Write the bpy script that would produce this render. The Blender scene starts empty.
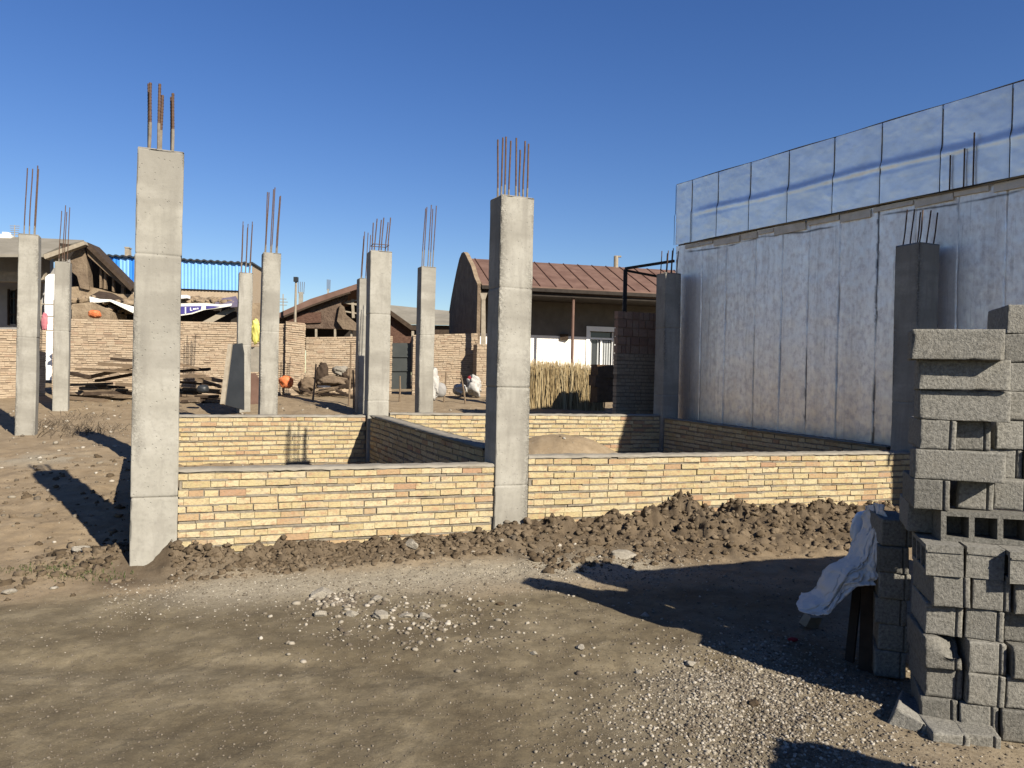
import bpy, math, random
import numpy as np
from mathutils import Vector, Matrix, Euler

rnd = random.Random(7)
nrg = np.random.default_rng(11)
scene = bpy.context.scene
COL = scene.collection
R = math.radians

# ------------------------------------------------------------------ camera
F_PX = 770.0
CAM = Vector((0, 0, 1.6))
cam_d = bpy.data.cameras.new('camera')
cam_d.sensor_width = 36
cam_d.lens = F_PX / 1024 * 36
cam_d.clip_end = 6000
cam_d.clip_start = 0.05
cam = bpy.data.objects.new('camera', cam_d)
COL.objects.link(cam)
cam.location = CAM
CM = Matrix.Rotation(R(90 - .52), 3, 'X') @ Matrix.Rotation(R(1.25), 3, 'Z')
cam.rotation_euler = CM.to_euler()
scene.camera = cam


def ray(px, py):
    return CM @ Vector(((px - 512) / F_PX, (384 - py) / F_PX, -1))


def at(px, py, d):
    """world point seen at picture position px,py at distance d along +Y"""
    r = ray(px, py)
    return CAM + r * (d / r.y)


class VP:
    """vertical plane through (px0 at depth d0) running at angle phi from the X axis"""

    def __init__(s, px0, d0, phi):
        p = at(px0, 377, d0)
        s.o = Vector((p.x, p.y, 0))
        s.e = Vector((math.cos(R(phi)), math.sin(R(phi)), 0))
        s.n = Vector((-math.sin(R(phi)), math.cos(R(phi)), 0))

    def pt(s, px, py, off=0.0):
        r = ray(px, py)
        t = ((s.o + s.n * off) - CAM).dot(s.n) / r.dot(s.n)
        return CAM + r * t


# ------------------------------------------------------------------ noise (numpy)
def _hash(ix, iy, seed):
    h = (ix.astype(np.int64) * 374761393 + iy.astype(np.int64) * 668265263 + seed * 974711) & 0x7fffffff
    h = ((h ^ (h >> 13)) * 1274126177) & 0x7fffffff
    h = (h ^ (h >> 16)) & 0xffff
    return h / 65535.0


def vnoise(x, y, seed=0):
    x = np.asarray(x, float); y = np.asarray(y, float)
    ix = np.floor(x); iy = np.floor(y)
    fx = x - ix; fy = y - iy
    fx = fx * fx * fx * (fx * (fx * 6 - 15) + 10); fy = fy * fy * fy * (fy * (fy * 6 - 15) + 10)
    a = _hash(ix, iy, seed); b = _hash(ix + 1, iy, seed)
    c = _hash(ix, iy + 1, seed); d = _hash(ix + 1, iy + 1, seed)
    return (a * (1 - fx) + b * fx) * (1 - fy) + (c * (1 - fx) + d * fx) * fy


def fbm(x, y, oct=4, seed=0, gain=.5):
    v = 0; a = 1; t = 0
    for i in range(oct):
        v = v + a * (vnoise(np.asarray(x) * 2 ** i + 13.7 * i, np.asarray(y) * 2 ** i - 7.1 * i, seed + i) - .5)
        t += a; a *= gain
    return v / t * 2


def smooth(a, b, x):
    t = np.clip((x - a) / (b - a), 0, 1)
    return t * t * (3 - 2 * t)


# ------------------------------------------------------------------ mesh builder
class MB:
    def __init__(s):
        s.v = []; s.f = []; s.m = []; s.r = []; s.mi = 0; s.rv = 0.5

    def add(s, vs, fs):
        b = len(s.v)
        s.v.extend([tuple(p) for p in vs])
        for f in fs:
            s.f.append([b + i for i in f]); s.m.append(s.mi); s.r.append(s.rv)

    def box(s, o, ex, ey, ez):
        """o corner, ex/ey/ez full edge vectors (right handed)"""
        o = Vector(o); ex = Vector(ex); ey = Vector(ey); ez = Vector(ez)
        v = [o, o + ex, o + ex + ey, o + ey, o + ez, o + ex + ez, o + ex + ey + ez, o + ey + ez]
        s.add(v, [(0, 3, 2, 1), (4, 5, 6, 7), (0, 1, 5, 4), (1, 2, 6, 5), (2, 3, 7, 6), (3, 0, 4, 7)])

    def cbox(s, c, sx, sy, sz, rz=0, rx=0, ry=0, jit=0):
        M = Euler((rx, ry, rz)).to_matrix()
        v = []
        for z in (-.5, .5):
            for x, y in ((-.5, -.5), (.5, -.5), (.5, .5), (-.5, .5)):
                p = Vector((x * sx + rnd.uniform(-jit, jit), y * sy + rnd.uniform(-jit, jit), z * sz + rnd.uniform(-jit, jit)))
                v.append(Vector(c) + M @ p)
        s.add(v, [(0, 3, 2, 1), (4, 5, 6, 7), (0, 1, 5, 4), (1, 2, 6, 5), (2, 3, 7, 6), (3, 0, 4, 7)])

    def prism(s, pts, off):
        """outline (list of points) extruded by the vector off"""
        n = len(pts); off = Vector(off)
        v = [Vector(p) for p in pts] + [Vector(p) + off for p in pts]
        f = [list(range(n)), list(range(2 * n - 1, n - 1, -1))]
        for i in range(n):
            j = (i + 1) % n
            f.append((j, i, n + i, n + j))
        s.add(v, f)

    def tube(s, pts, rad, seg=8, rad2=None):
        pts = [Vector(p) for p in pts]
        n = len(pts); vs = []
        for i, p in enumerate(pts):
            t = (pts[min(i + 1, n - 1)] - pts[max(i - 1, 0)]).normalized()
            a = Vector((0, 0, 1)) if abs(t.z) < .9 else Vector((1, 0, 0))
            u = t.cross(a).normalized(); w = t.cross(u)
            r = rad if rad2 is None else rad + (rad2 - rad) * i / (n - 1)
            for k in range(seg):
                an = 2 * math.pi * k / seg
                vs.append(p + u * (r * math.cos(an)) + w * (r * math.sin(an)))
        fs = [list(range(seg))[::-1], [(n - 1) * seg + k for k in range(seg)]]
        for i in range(n - 1):
            for k in range(seg):
                k2 = (k + 1) % seg
                fs.append((i * seg + k, i * seg + k2, (i + 1) * seg + k2, (i + 1) * seg + k))
        s.add(vs, fs)

    def beam(s, a, b, w, h, jit=0):
        a = Vector(a); b = Vector(b); t = (b - a)
        u = t.cross(Vector((0, 0, 1)))
        u = (u.normalized() if u.length > 1e-4 else Vector((1, 0, 0)))
        k = u.cross(t).normalized()
        o = a - u * w / 2 - k * h / 2
        s.box(o, u * w, t, k * h) if u.cross(t).dot(k) > 0 else s.box(o, t, u * w, k * h)

    def build(s, name, mats, parent=None, origin=None, smooth_=False):
        if not isinstance(mats, (list, tuple)): mats = [mats]
        V = np.array(s.v, float)
        if parent is not None:
            origin = wloc(parent)
        elif origin is None:
            mn = V.min(0); mx = V.max(0)
            origin = Vector(((mn[0] + mx[0]) / 2, (mn[1] + mx[1]) / 2, mn[2]))
        V = V - np.array(origin)
        me = bpy.data.meshes.new(name)
        me.from_pydata(V.tolist(), [], s.f)
        for m in mats: me.materials.append(m)
        me.polygons.foreach_set('material_index', s.m)
        at_ = me.attributes.new('rnd', 'FLOAT', 'FACE')
        at_.data.foreach_set('value', np.array(s.r, np.float32))
        if smooth_: me.shade_smooth()
        me.update()
        o = bpy.data.objects.new(name, me)
        COL.objects.link(o)
        if parent is not None: o.parent = parent
        else: o.location = origin
        return o


def wloc(o):
    p = Vector((0, 0, 0))
    while o is not None:
        p = p + o.location; o = o.parent
    return p


def np_mesh(name, V, F, mat, loc=(0, 0, 0), rv=None, smooth_=False, parent=None):
    """V (n,3), F (m,k) all faces of k corners"""
    V = np.asarray(V, np.float32) - np.array(loc if parent is None else wloc(parent), np.float32)
    F = np.asarray(F, np.int32)
    me = bpy.data.meshes.new(name)
    me.vertices.add(len(V)); me.vertices.foreach_set('co', V.ravel())
    me.loops.add(F.size); me.loops.foreach_set('vertex_index', F.ravel())
    me.polygons.add(len(F))
    me.polygons.foreach_set('loop_start', np.arange(0, F.size, F.shape[1], dtype=np.int32))
    me.polygons.foreach_set('loop_total', np.full(len(F), F.shape[1], np.int32))
    if rv is not None:
        a = me.attributes.new('rnd', 'FLOAT', 'FACE'); a.data.foreach_set('value', np.asarray(rv, np.float32))
    me.materials.append(mat)
    me.validate(); me.update()
    if smooth_: me.shade_smooth()
    o = bpy.data.objects.new(name, me); COL.objects.link(o)
    if parent is not None: o.parent = parent
    else: o.location = loc
    return o


def tag(o, label=None, cat=None, group=None, kind=None):
    if label: o['label'] = label
    if label and not kind: o['kind'] = 'thing'
    if cat: o['category'] = cat
    if group: o['group'] = group
    if kind: o['kind'] = kind
    return o


def thing(name, label, cat, loc, group=None):
    o = bpy.data.objects.new(name, None); COL.objects.link(o)
    o.location = loc; o.empty_display_size = .2
    return tag(o, label, cat, group)


# ------------------------------------------------------------------ materials
ALB = .57          # the colours below were noted from the sunlit picture; this brings them down to true surface values


class Mat:
    def __init__(s, name, rough=.9, spec=.3, metal=0, k=None):
        s.k = ALB if k is None else k
        s.m = bpy.data.materials.new(name); s.m.use_nodes = True
        s.t = s.m.node_tree; s.b = s.t.nodes['Principled BSDF']
        s.b.inputs['Roughness'].default_value = rough
        s.b.inputs['Specular IOR Level'].default_value = spec
        s.b.inputs['Metallic'].default_value = metal
        tc = s.n('ShaderNodeTexCoord'); s.co = tc.outputs['Object']

    def n(s, typ, **kw):
        x = s.t.nodes.new(typ)
        for k, v in kw.items(): setattr(x, k, v)
        return x

    def l(s, a, b): s.t.links.new(a, b)

    def coords(s, scale=(1, 1, 1), per_object=False):
        mp = s.n('ShaderNodeMapping'); mp.inputs['Scale'].default_value = scale
        s.l(s.co, mp.inputs['Vector'])
        if per_object:
            oi = s.n('ShaderNodeObjectInfo')
            ml = s.n('ShaderNodeMath', operation='MULTIPLY'); ml.inputs[1].default_value = 37
            s.l(oi.outputs['Random'], ml.inputs[0])
            cb = s.n('ShaderNodeCombineXYZ')
            for i in range(3): s.l(ml.outputs[0], cb.inputs[i])
            s.l(cb.outputs[0], mp.inputs['Location'])
        return mp.outputs[0]

    def noise(s, scale, detail=4, rough=.55, co=None, dist=0):
        x = s.n('ShaderNodeTexNoise')
        x.inputs['Scale'].default_value = scale; x.inputs['Detail'].default_value = detail
        x.inputs['Roughness'].default_value = rough; x.inputs['Distortion'].default_value = dist
        s.l(co if co is not None else s.co, x.inputs['Vector'])
        return x.outputs['Fac']

    def attr(s, name):
        a = s.n('ShaderNodeAttribute'); a.attribute_name = name
        return a.outputs['Fac']

    def ramp(s, fac, stops, interp='LINEAR'):
        r = s.n('ShaderNodeValToRGB'); r.color_ramp.interpolation = interp
        e = r.color_ramp.elements
        while len(e) < len(stops): e.new(.5)
        for i, (p, c) in enumerate(stops):
            e[i].position = p
            e[i].color = (c, c, c, 1) if isinstance(c, (int, float)) else (*[q * s.k for q in c], 1)
        s.l(fac, r.inputs[0])
        return r.outputs[0]

    def mix(s, fac, a, b, mode='MIX'):
        x = s.n('ShaderNodeMix', data_type='RGBA', blend_type=mode)
        for sock, v in ((x.inputs[0], fac), (x.inputs[6], a), (x.inputs[7], b)):
            if isinstance(v, (int, float)): sock.default_value = v
            elif isinstance(v, tuple): sock.default_value = (*[q * s.k for q in v], 1)
            else: s.l(v, sock)
        return x.outputs[2]

    def color(s, c):
        if isinstance(c, tuple): s.b.inputs['Base Color'].default_value = (*[q * s.k for q in c], 1)
        else: s.l(c, s.b.inputs['Base Color'])

    def bump(s, h, strength=.5, dist=.01, prev=None):
        x = s.n('ShaderNodeBump'); x.inputs['Strength'].default_value = strength
        x.inputs['Distance'].default_value = dist
        s.l(h, x.inputs['Height'])
        if prev is not None: s.l(prev, x.inputs['Normal'])
        s.l(x.outputs[0], s.b.inputs['Normal'])
        return x.outputs[0]


def simple(name, c1, c2, scale=6, rough=.9, spec=.2, metal=0, bump=.3, bdist=.01, stretch=(1, 1, 1), bscale=None, k=None):
    m = Mat(name, rough, spec, metal, k)
    co = m.coords(stretch, True)
    f = m.noise(scale, 6, .6, co)
    m.color(m.ramp(f, [(.3, c1), (.7, c2)]))
    if bump: m.bump(m.noise(bscale or scale * 4, 5, .6, co), bump, bdist)
    return m.m


def mat_concrete():
    m = Mat('concrete', .92, .2)
    co = m.coords((1, 1, 1), True)
    big = m.noise(2.4, 8, .68, co)
    fine = m.noise(28, 5, .65, co)
    c = m.ramp(big, [(.3, (.325, .308, .262)), (.48, (.41, .39, .335)), (.66, (.475, .455, .398))])
    c = m.mix(m.ramp(fine, [(.3, .45), (.5, 0.0)]), c, (.28, .265, .23))
    st = m.noise(3.0, 4, .6, m.coords((2.5, 2.5, .35), True))
    c = m.mix(m.ramp(st, [(.5, 0.), (.66, .5)]), c, (.255, .238, .205))
    band = m.noise(1.1, 4, .6, m.coords((.35, .35, 1.7), True))
    c = m.mix(m.ramp(band, [(.40, .6), (.52, 0.)]), c, (.27, .252, .215))
    eg = m.attr('edge')
    pit = m.ramp(m.noise(34, 5, .75, co), [(.44, 1.), (.56, 0.)])
    pe = m.n('ShaderNodeMath', operation='MULTIPLY'); m.l(pit, pe.inputs[0]); m.l(eg, pe.inputs[1])
    c = m.mix(pe.outputs[0], c, (.235, .22, .19))
    m.color(c)
    # small air holes
    vo = m.n('ShaderNodeTexVoronoi'); vo.inputs['Scale'].default_value = 26
    m.l(co, vo.inputs['Vector'])
    holes = m.ramp(vo.outputs['Distance'], [(.05, 0.), (.16, 1.)])
    msk = m.ramp(m.noise(5, 3, .5, co), [(.42, 1.), (.54, 0.)])
    hh = m.n('ShaderNodeMath', operation='MAXIMUM'); m.l(holes, hh.inputs[0]); m.l(msk, hh.inputs[1])
    inv = m.n('ShaderNodeMath', operation='SUBTRACT'); inv.inputs[0].default_value = 1; m.l(pe.outputs[0], inv.inputs[1])
    b = m.bump(hh.outputs[0], .8, .006)
    b = m.bump(inv.outputs[0], .7, .006, b)
    m.bump(m.noise(45, 6, .7, co), .35, .004, b)
    return m.m


def mat_brick(name, stops, blotch, bl_amt=.45, per=True):
    m = Mat(name, .93, .15)
    r = m.attr('rnd')
    c = m.ramp(r, stops)
    co = m.coords((1, 1, 1.6), False)
    f = m.noise(13, 6, .7, co)
    c = m.mix(m.ramp(f, [(.5, 0.), (.64, bl_amt)]), c, blotch)
    g = m.noise(42, 6, .75, co)
    c = m.mix(m.ramp(g, [(.34, .6), (.52, 0.)]), c, (.25, .20, .125))
    # grey mortar smears and dust left on the faces
    h = m.noise(4.5, 8, .72, m.coords((1, 1, .8)))
    c = m.mix(m.ramp(h, [(.52, 0.), (.66, .4)]), c, (.47, .42, .33))
    c = m.mix(m.ramp(h, [(.30, .35), (.42, 0.)]), c, (.24, .185, .115))
    m.color(c)
    b = m.bump(g, .7, .008)
    m.bump(f, .4, .01, b)
    return m.m


def mat_ground():
    m = Mat('earth', .96, .12)
    road = m.attr('road'); grav = m.attr('gravel'); soil = m.attr('soil'); pale = m.attr('pale')
    n2 = m.noise(4, 10, .68); n3 = m.noise(34, 6, .72); n4 = m.noise(1.6, 13, .74, None, .3); n5 = m.noise(110, 4, .7)
    dry = m.ramp(n2, [(.3, (.26, .192, .118)), (.55, (.36, .276, .177)), (.75, (.44, .345, .23))])
    mud = m.ramp(n4, [(.3, (.165, .130, .080)), (.46, (.245, .199, .125)), (.58, (.31, .256, .167)), (.74, (.40, .335, .225))])
    n6 = m.noise(.55, 5, .6, m.coords((.7, 1.2, 1)))
    mud = m.mix(m.ramp(n6, [(.40, .4), (.54, 0.)]), mud, (.088, .068, .041))
    mud = m.mix(m.ramp(n2, [(.42, .5), (.58, 0.)]), mud, (.095, .074, .046))
    c = m.mix(road, dry, mud)
    so = m.ramp(n2, [(.32, (.095, .069, .044)), (.55, (.172, .130, .085)), (.75, (.24, .186, .127))])
    c = m.mix(soil, c, so)
    gr = m.ramp(n3, [(.32, (.15, .122, .083)), (.5, (.30, .255, .185)), (.68, (.45, .395, .30))])
    c = m.mix(grav, c, gr)
    pc = m.ramp(n3, [(.3, (.30, .258, .187)), (.6, (.46, .405, .305))])
    c = m.mix(pale, c, pc)
    sp = m.ramp(n5, [(.3, .7), (.47, .0)])
    c = m.mix(sp, c, m.mix(.6, c, (.045, .034, .024)))
    sl = m.ramp(n5, [(.60, .0), (.72, .5)])
    c = m.mix(sl, c, m.mix(.6, c, (.46, .40, .30)))
    m.color(c)
    b = m.bump(n2, .5, .022)
    b = m.bump(n3, .6, .009, b)
    m.bump(n5, .55, .003, b)
    return m.m


def mat_block():
    m = Mat('cement_block', .96, .1)
    co = m.coords((1, 1, 1), True)
    oi = m.n('ShaderNodeObjectInfo')
    f = m.noise(70, 4, .75, co)
    c = m.ramp(f, [(.3, (.145, .139, .121)), (.5, (.285, .273, .239)), (.72, (.42, .40, .352))])
    tint = m.ramp(oi.outputs['Random'], [(0, .72), (.5, .95), (1, 1.12)])
    c = m.mix(1.0, c, tint, 'MULTIPLY')
    st = m.ramp(m.noise(7, 4, .6, co), [(.5, 0.), (.75, .35)])
    c = m.mix(st, c, (.30, .27, .215))
    m.color(c)
    b = m.bump(f, .9, .007)
    m.bump(m.noise(160, 3, .7, co), .5, .003, b)
    return m.m


M = {}
M['concrete'] = mat_concrete()
M['earth'] = mat_ground()
M['block'] = mat_block()
M['brick'] = mat_brick('yellow_brick', [(0, (.54, .435, .23)), (.3, (.62, .51, .285)), (.55, (.67, .575, .355)), (.8, (.56, .425, .225)), (1, (.47, .295, .18))], (.50, .30, .175), .75)
M['oldbrick'] = mat_brick('weathered_brick', [(0, (.50, .375, .255)), (.35, (.545, .425, .30)), (.7, (.59, .47, .335)), (1, (.47, .33, .23))], (.42, .32, .225), .5)
M['redbrick'] = mat_brick('red_block', [(0, (.44, .27, .19)), (.5, (.52, .35, .25)), (1, (.38, .22, .155))], (.36, .24, .17))
M['mortar'] = simple('mortar', (.20, .17, .125), (.36, .315, .245), 14, bump=.7, bdist=.012)
M['oldmortar'] = simple('old_mortar', (.27, .20, .14), (.37, .29, .205), 8, bump=.6)
M['darkmortar'] = simple('dark_mortar', (.10, .085, .065), (.16, .135, .10), 8, bump=.6)
M['burnt'] = simple('dark_brown_mud', (.095, .062, .044), (.205, .145, .105), 4, bump=.9, bdist=.05)
M['burntbrick'] = simple('dark_red_brickwork', (.10, .05, .036), (.20, .115, .08), 9, bump=.9, bdist=.03, stretch=(1, 1, 2.5))
M['cap'] = simple('cement_topping', (.27, .245, .20), (.375, .34, .28), 7, bump=.6, bdist=.01)
M['rebar'] = simple('rusty_steel', (.10, .055, .035), (.19, .115, .075), 30, rough=.75, spec=.4, metal=.35, bump=.3, bdist=.002)
M['rebarcem'] = simple('cement_splashed_steel', (.19, .16, .125), (.32, .285, .235), 20, bump=.3, bdist=.002)
M['black'] = simple('black_steel', (.014, .013, .012), (.03, .026, .023), 12, rough=.6, bump=.1)
M['plaster'] = simple('whitewash', (.66, .62, .55), (.80, .77, .71), 2.5, bump=.25, k=.9)
M['band'] = simple('pale_cement', (.52, .47, .38), (.68, .62, .52), 8, bump=.6, k=.9)
M['greyplaster'] = simple('grey_plaster', (.30, .29, .275), (.40, .385, .365), 1.5, bump=.25)
M['mudplaster'] = simple('mud_plaster', (.16, .115, .078), (.29, .22, .15), 3, bump=.8, bdist=.05)
M['rubble'] = simple('mud_rubble', (.25, .18, .115), (.43, .335, .225), 3, bump=.8, bdist=.04)
M['wood'] = simple('weathered_wood', (.16, .11, .07), (.30, .225, .15), 8, stretch=(1, 1, 8), bump=.4)
M['palewood'] = simple('pale_wood', (.32, .27, .2), (.46, .40, .31), 8, bump=.3)
M['darkwood'] = simple('dark_wood', (.045, .03, .02), (.09, .062, .042), 8, bump=.4)
M['darkin'] = simple('dark_boards_and_shade', (.03, .024, .02), (.055, .045, .036), 5, bump=.2)  # near-black: shade painted into gaps, interiors and eave boards
M['rust'] = simple('rusted_sheet', (.14, .075, .052), (.235, .140, .103), 2.2, rough=.7, spec=.3, bump=.2)
M['rustdark'] = simple('rusted_seam', (.11, .055, .038), (.17, .09, .06), 5, rough=.7)
M['asbestos'] = simple('grey_roof_sheet', (.24, .22, .175), (.34, .31, .255), 1.2, bump=.3)
M['blue'] = simple('blue_sheet', (.02, .16, .56), (.03, .21, .66), 1.0, rough=.45, spec=.4, bump=.05, k=.85)
M['paleblue'] = simple('faded_blue_sheet', (.15, .36, .72), (.20, .43, .78), 1.0, rough=.45, spec=.4, bump=.05, k=.8)
M['tarp'] = simple('white_tarp', (.66, .64, .56), (.78, .76, .68), 2, rough=.6, bump=.3, k=.8)
M['purple'] = simple('purple_print', (.07, .06, .26), (.11, .095, .36), 3, rough=.6, bump=.1)
M['white'] = simple('white_paint', (.72, .72, .70), (.82, .82, .80), 4, rough=.6, bump=.1, k=.85)
M['orange'] = simple('orange_mesh_bag', (.75, .16, .05), (.85, .30, .12), 10, rough=.6, bump=.4)
M['yellow'] = simple('yellow_plastic', (.66, .60, .12), (.80, .74, .25), 6, rough=.5, bump=.3)
M['pink'] = simple('pink_cloth', (.55, .16, .20), (.66, .28, .30), 10, bump=.3)
M['red'] = simple('red_cloth', (.22, .015, .03), (.36, .04, .05), 10, bump=.3)
M['slate'] = simple('dark_sheet_steel', (.022, .026, .030), (.04, .045, .05), 2, rough=.5, spec=.4, bump=.1)
M['gate'] = simple('grey_green_steel', (.03, .036, .034), (.055, .062, .058), 2, rough=.6, spec=.4, bump=.1)
M['glass'] = simple('dusty_glass', (.03, .035, .04), (.06, .065, .07), 2, rough=.15, spec=.5, bump=0)
M['louver'] = simple('pale_shutter', (.42, .44, .44), (.56, .58, .57), 3, rough=.6, bump=.1)
mm = Mat('dry_reed', .9, .2)
mm.color(mm.ramp(mm.attr('rnd'), [(0, (.26, .18, .085)), (.4, (.44, .33, .17)), (.8, (.58, .46, .26)), (1, (.66, .55, .34))]))
M['straw'] = mm.m
M['brownbox'] = simple('brown_straw_bale', (.13, .08, .045), (.24, .155, .09), 6, bump=.9, bdist=.03)
M['sack'] = simple('dirty_sack', (.48, .46, .42), (.66, .64, .60), 6, rough=.7, bump=.5, bdist=.03)
M['greyviolet'] = simple('grey_violet_sheet', (.13, .11, .17), (.24, .21, .27), 3, rough=.6, bump=.3)
M['stone'] = simple('limestone', (.30, .265, .21), (.50, .455, .375), 30, bump=.8, bdist=.012)
M['pebble'] = None
M['twig'] = simple('dry_twig', (.11, .085, .06), (.2, .16, .115), 10, bump=.2)
M['leaf'] = simple('weed_green', (.07, .09, .03), (.12, .14, .05), 10, bump=.1)
mm = Mat('gravel_stone', .95, .12)
mm.color(mm.ramp(mm.attr('rnd'), [(0, (.13, .105, .078)), (.35, (.25, .213, .162)), (.7, (.39, .345, .275)), (1, (.55, .50, .42))]))
mm.bump(mm.noise(80, 4, .6), .5, .004)
M['pebble'] = mm.m
mm = Mat('clod_soil', .97, .08)
c_ = mm.ramp(mm.attr('rnd'), [(0, (.105, .077, .049)), (.5, (.162, .122, .080)), (1, (.235, .182, .124))])
mm.color(c_); mm.bump(mm.noise(40, 5, .7), .8, .012)
M['clod'] = mm.m
# silvery insulation foil
mm = Mat('insulation_foil', .40, .5, .7, 1)
co = mm.coords((1, 1, 1))
mm.color(mm.ramp(mm.noise(1.3, 5, .6, co), [(.3, (.80, .80, .79)), (.5, (.90, .90, .89)), (.7, (.96, .95, .92))]) if False else mm.mix(mm.ramp(mm.noise(3.2, 9, .72, mm.coords((1, 1, 1.8))), [(.50, 0.), (.68, .6)]), mm.mix(mm.ramp(mm.noise(1.4, 6, .65, co), [(.44, .5), (.56, 0.)]), (.93, .93, .92), (.74, .75, .76)), (.80, .76, .68)))
bb = mm.bump(mm.noise(1.7, 3, .45, co, .2), .10, .03)
mm.bump(mm.noise(9, 6, .65, mm.coords((1, 1, .6))), .10, .008, bb)
M['foil'] = mm.m
# silver-washed cement render of the party wall
mm = Mat('silvered_render', .42, .5, .8, .95)
co = mm.coords((1, 1, 1)); sv = mm.coords((3.0, 3.0, .12)); sv2 = mm.coords((11, 11, .35)); gr_ = mm.noise(15, 10, .72, mm.coords((1, 1, .7)))
c_ = mm.ramp(mm.noise(1.0, 4, .6, sv), [(.34, (.70, .65, .60)), (.5, (.84, .79, .735)), (.66, (.93, .885, .83))])
c_ = mm.mix(mm.ramp(gr_, [(.36, .34), (.52, 0.)]), c_, (.55, .505, .465))
c_ = mm.mix(mm.ramp(gr_, [(.58, .0), (.72, .35)]), c_, (.97, .95, .92))
c_ = mm.mix(mm.ramp(mm.noise(1.5, 7, .75, sv2), [(.57, 0.), (.70, .6)]), c_, (.27, .245, .23))
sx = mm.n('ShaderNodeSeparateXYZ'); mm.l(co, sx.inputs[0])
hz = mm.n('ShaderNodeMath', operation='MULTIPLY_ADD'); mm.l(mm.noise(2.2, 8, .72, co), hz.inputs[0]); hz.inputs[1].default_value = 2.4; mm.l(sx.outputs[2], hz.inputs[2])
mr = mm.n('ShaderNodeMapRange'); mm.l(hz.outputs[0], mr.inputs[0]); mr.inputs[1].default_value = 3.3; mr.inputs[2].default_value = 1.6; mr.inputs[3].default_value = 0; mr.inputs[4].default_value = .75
c_ = mm.mix(mr.outputs[0], c_, (.62, .50, .385))  # brown towards the base paints in light bounced off the ground, with dust splashes
c_ = mm.mix(mm.attr('seam'), c_, (.05, .045, .042))
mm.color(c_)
mm.l(mm.ramp(gr_, [(.35, .62), (.65, .34)]), mm.b.inputs['Roughness'])
bb = mm.bump(gr_, .2, .008)
mm.bump(mm.noise(60, 4, .7, co), .35, .004, bb)
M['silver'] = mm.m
# translucent white plastic sheet
mm = Mat('plastic_film', .6, .12, 0, .85)
mm.color((.64, .61, .565)); mm.b.inputs['Transmission Weight'].default_value = .15
mm.bump(mm.noise(9, 4, .6), .5, .02)
M['film'] = mm.m

# ------------------------------------------------------------------ layout
A_FL = Vector((-2.953, 6.0)); B_FL = Vector((-.137, 7.3)); C_FL = Vector((4.854, 9.25))
E_FL = Vector((-2.143, 11.5)); G_FL = Vector((2.588, 13.2))
U = Vector((math.cos(R(23)), math.sin(R(23)))); V2 = Vector((-U.y, U.x))


def seg_coords(x, y, p, q):
    d = q - p; L = d.length; d = d / L; n = Vector((d.y, -d.x))      # n points to the camera side
    s = (x - p.x) * d.x + (y - p.y) * d.y
    t = (x - p.x) * n.x + (y - p.y) * n.y
    return s, t, L


W1 = (Vector((-2.655, 6.16)), Vector((-.15, 7.33)))
W2 = (Vector((.18, 7.47)), Vector((4.84, 9.28)))


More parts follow.
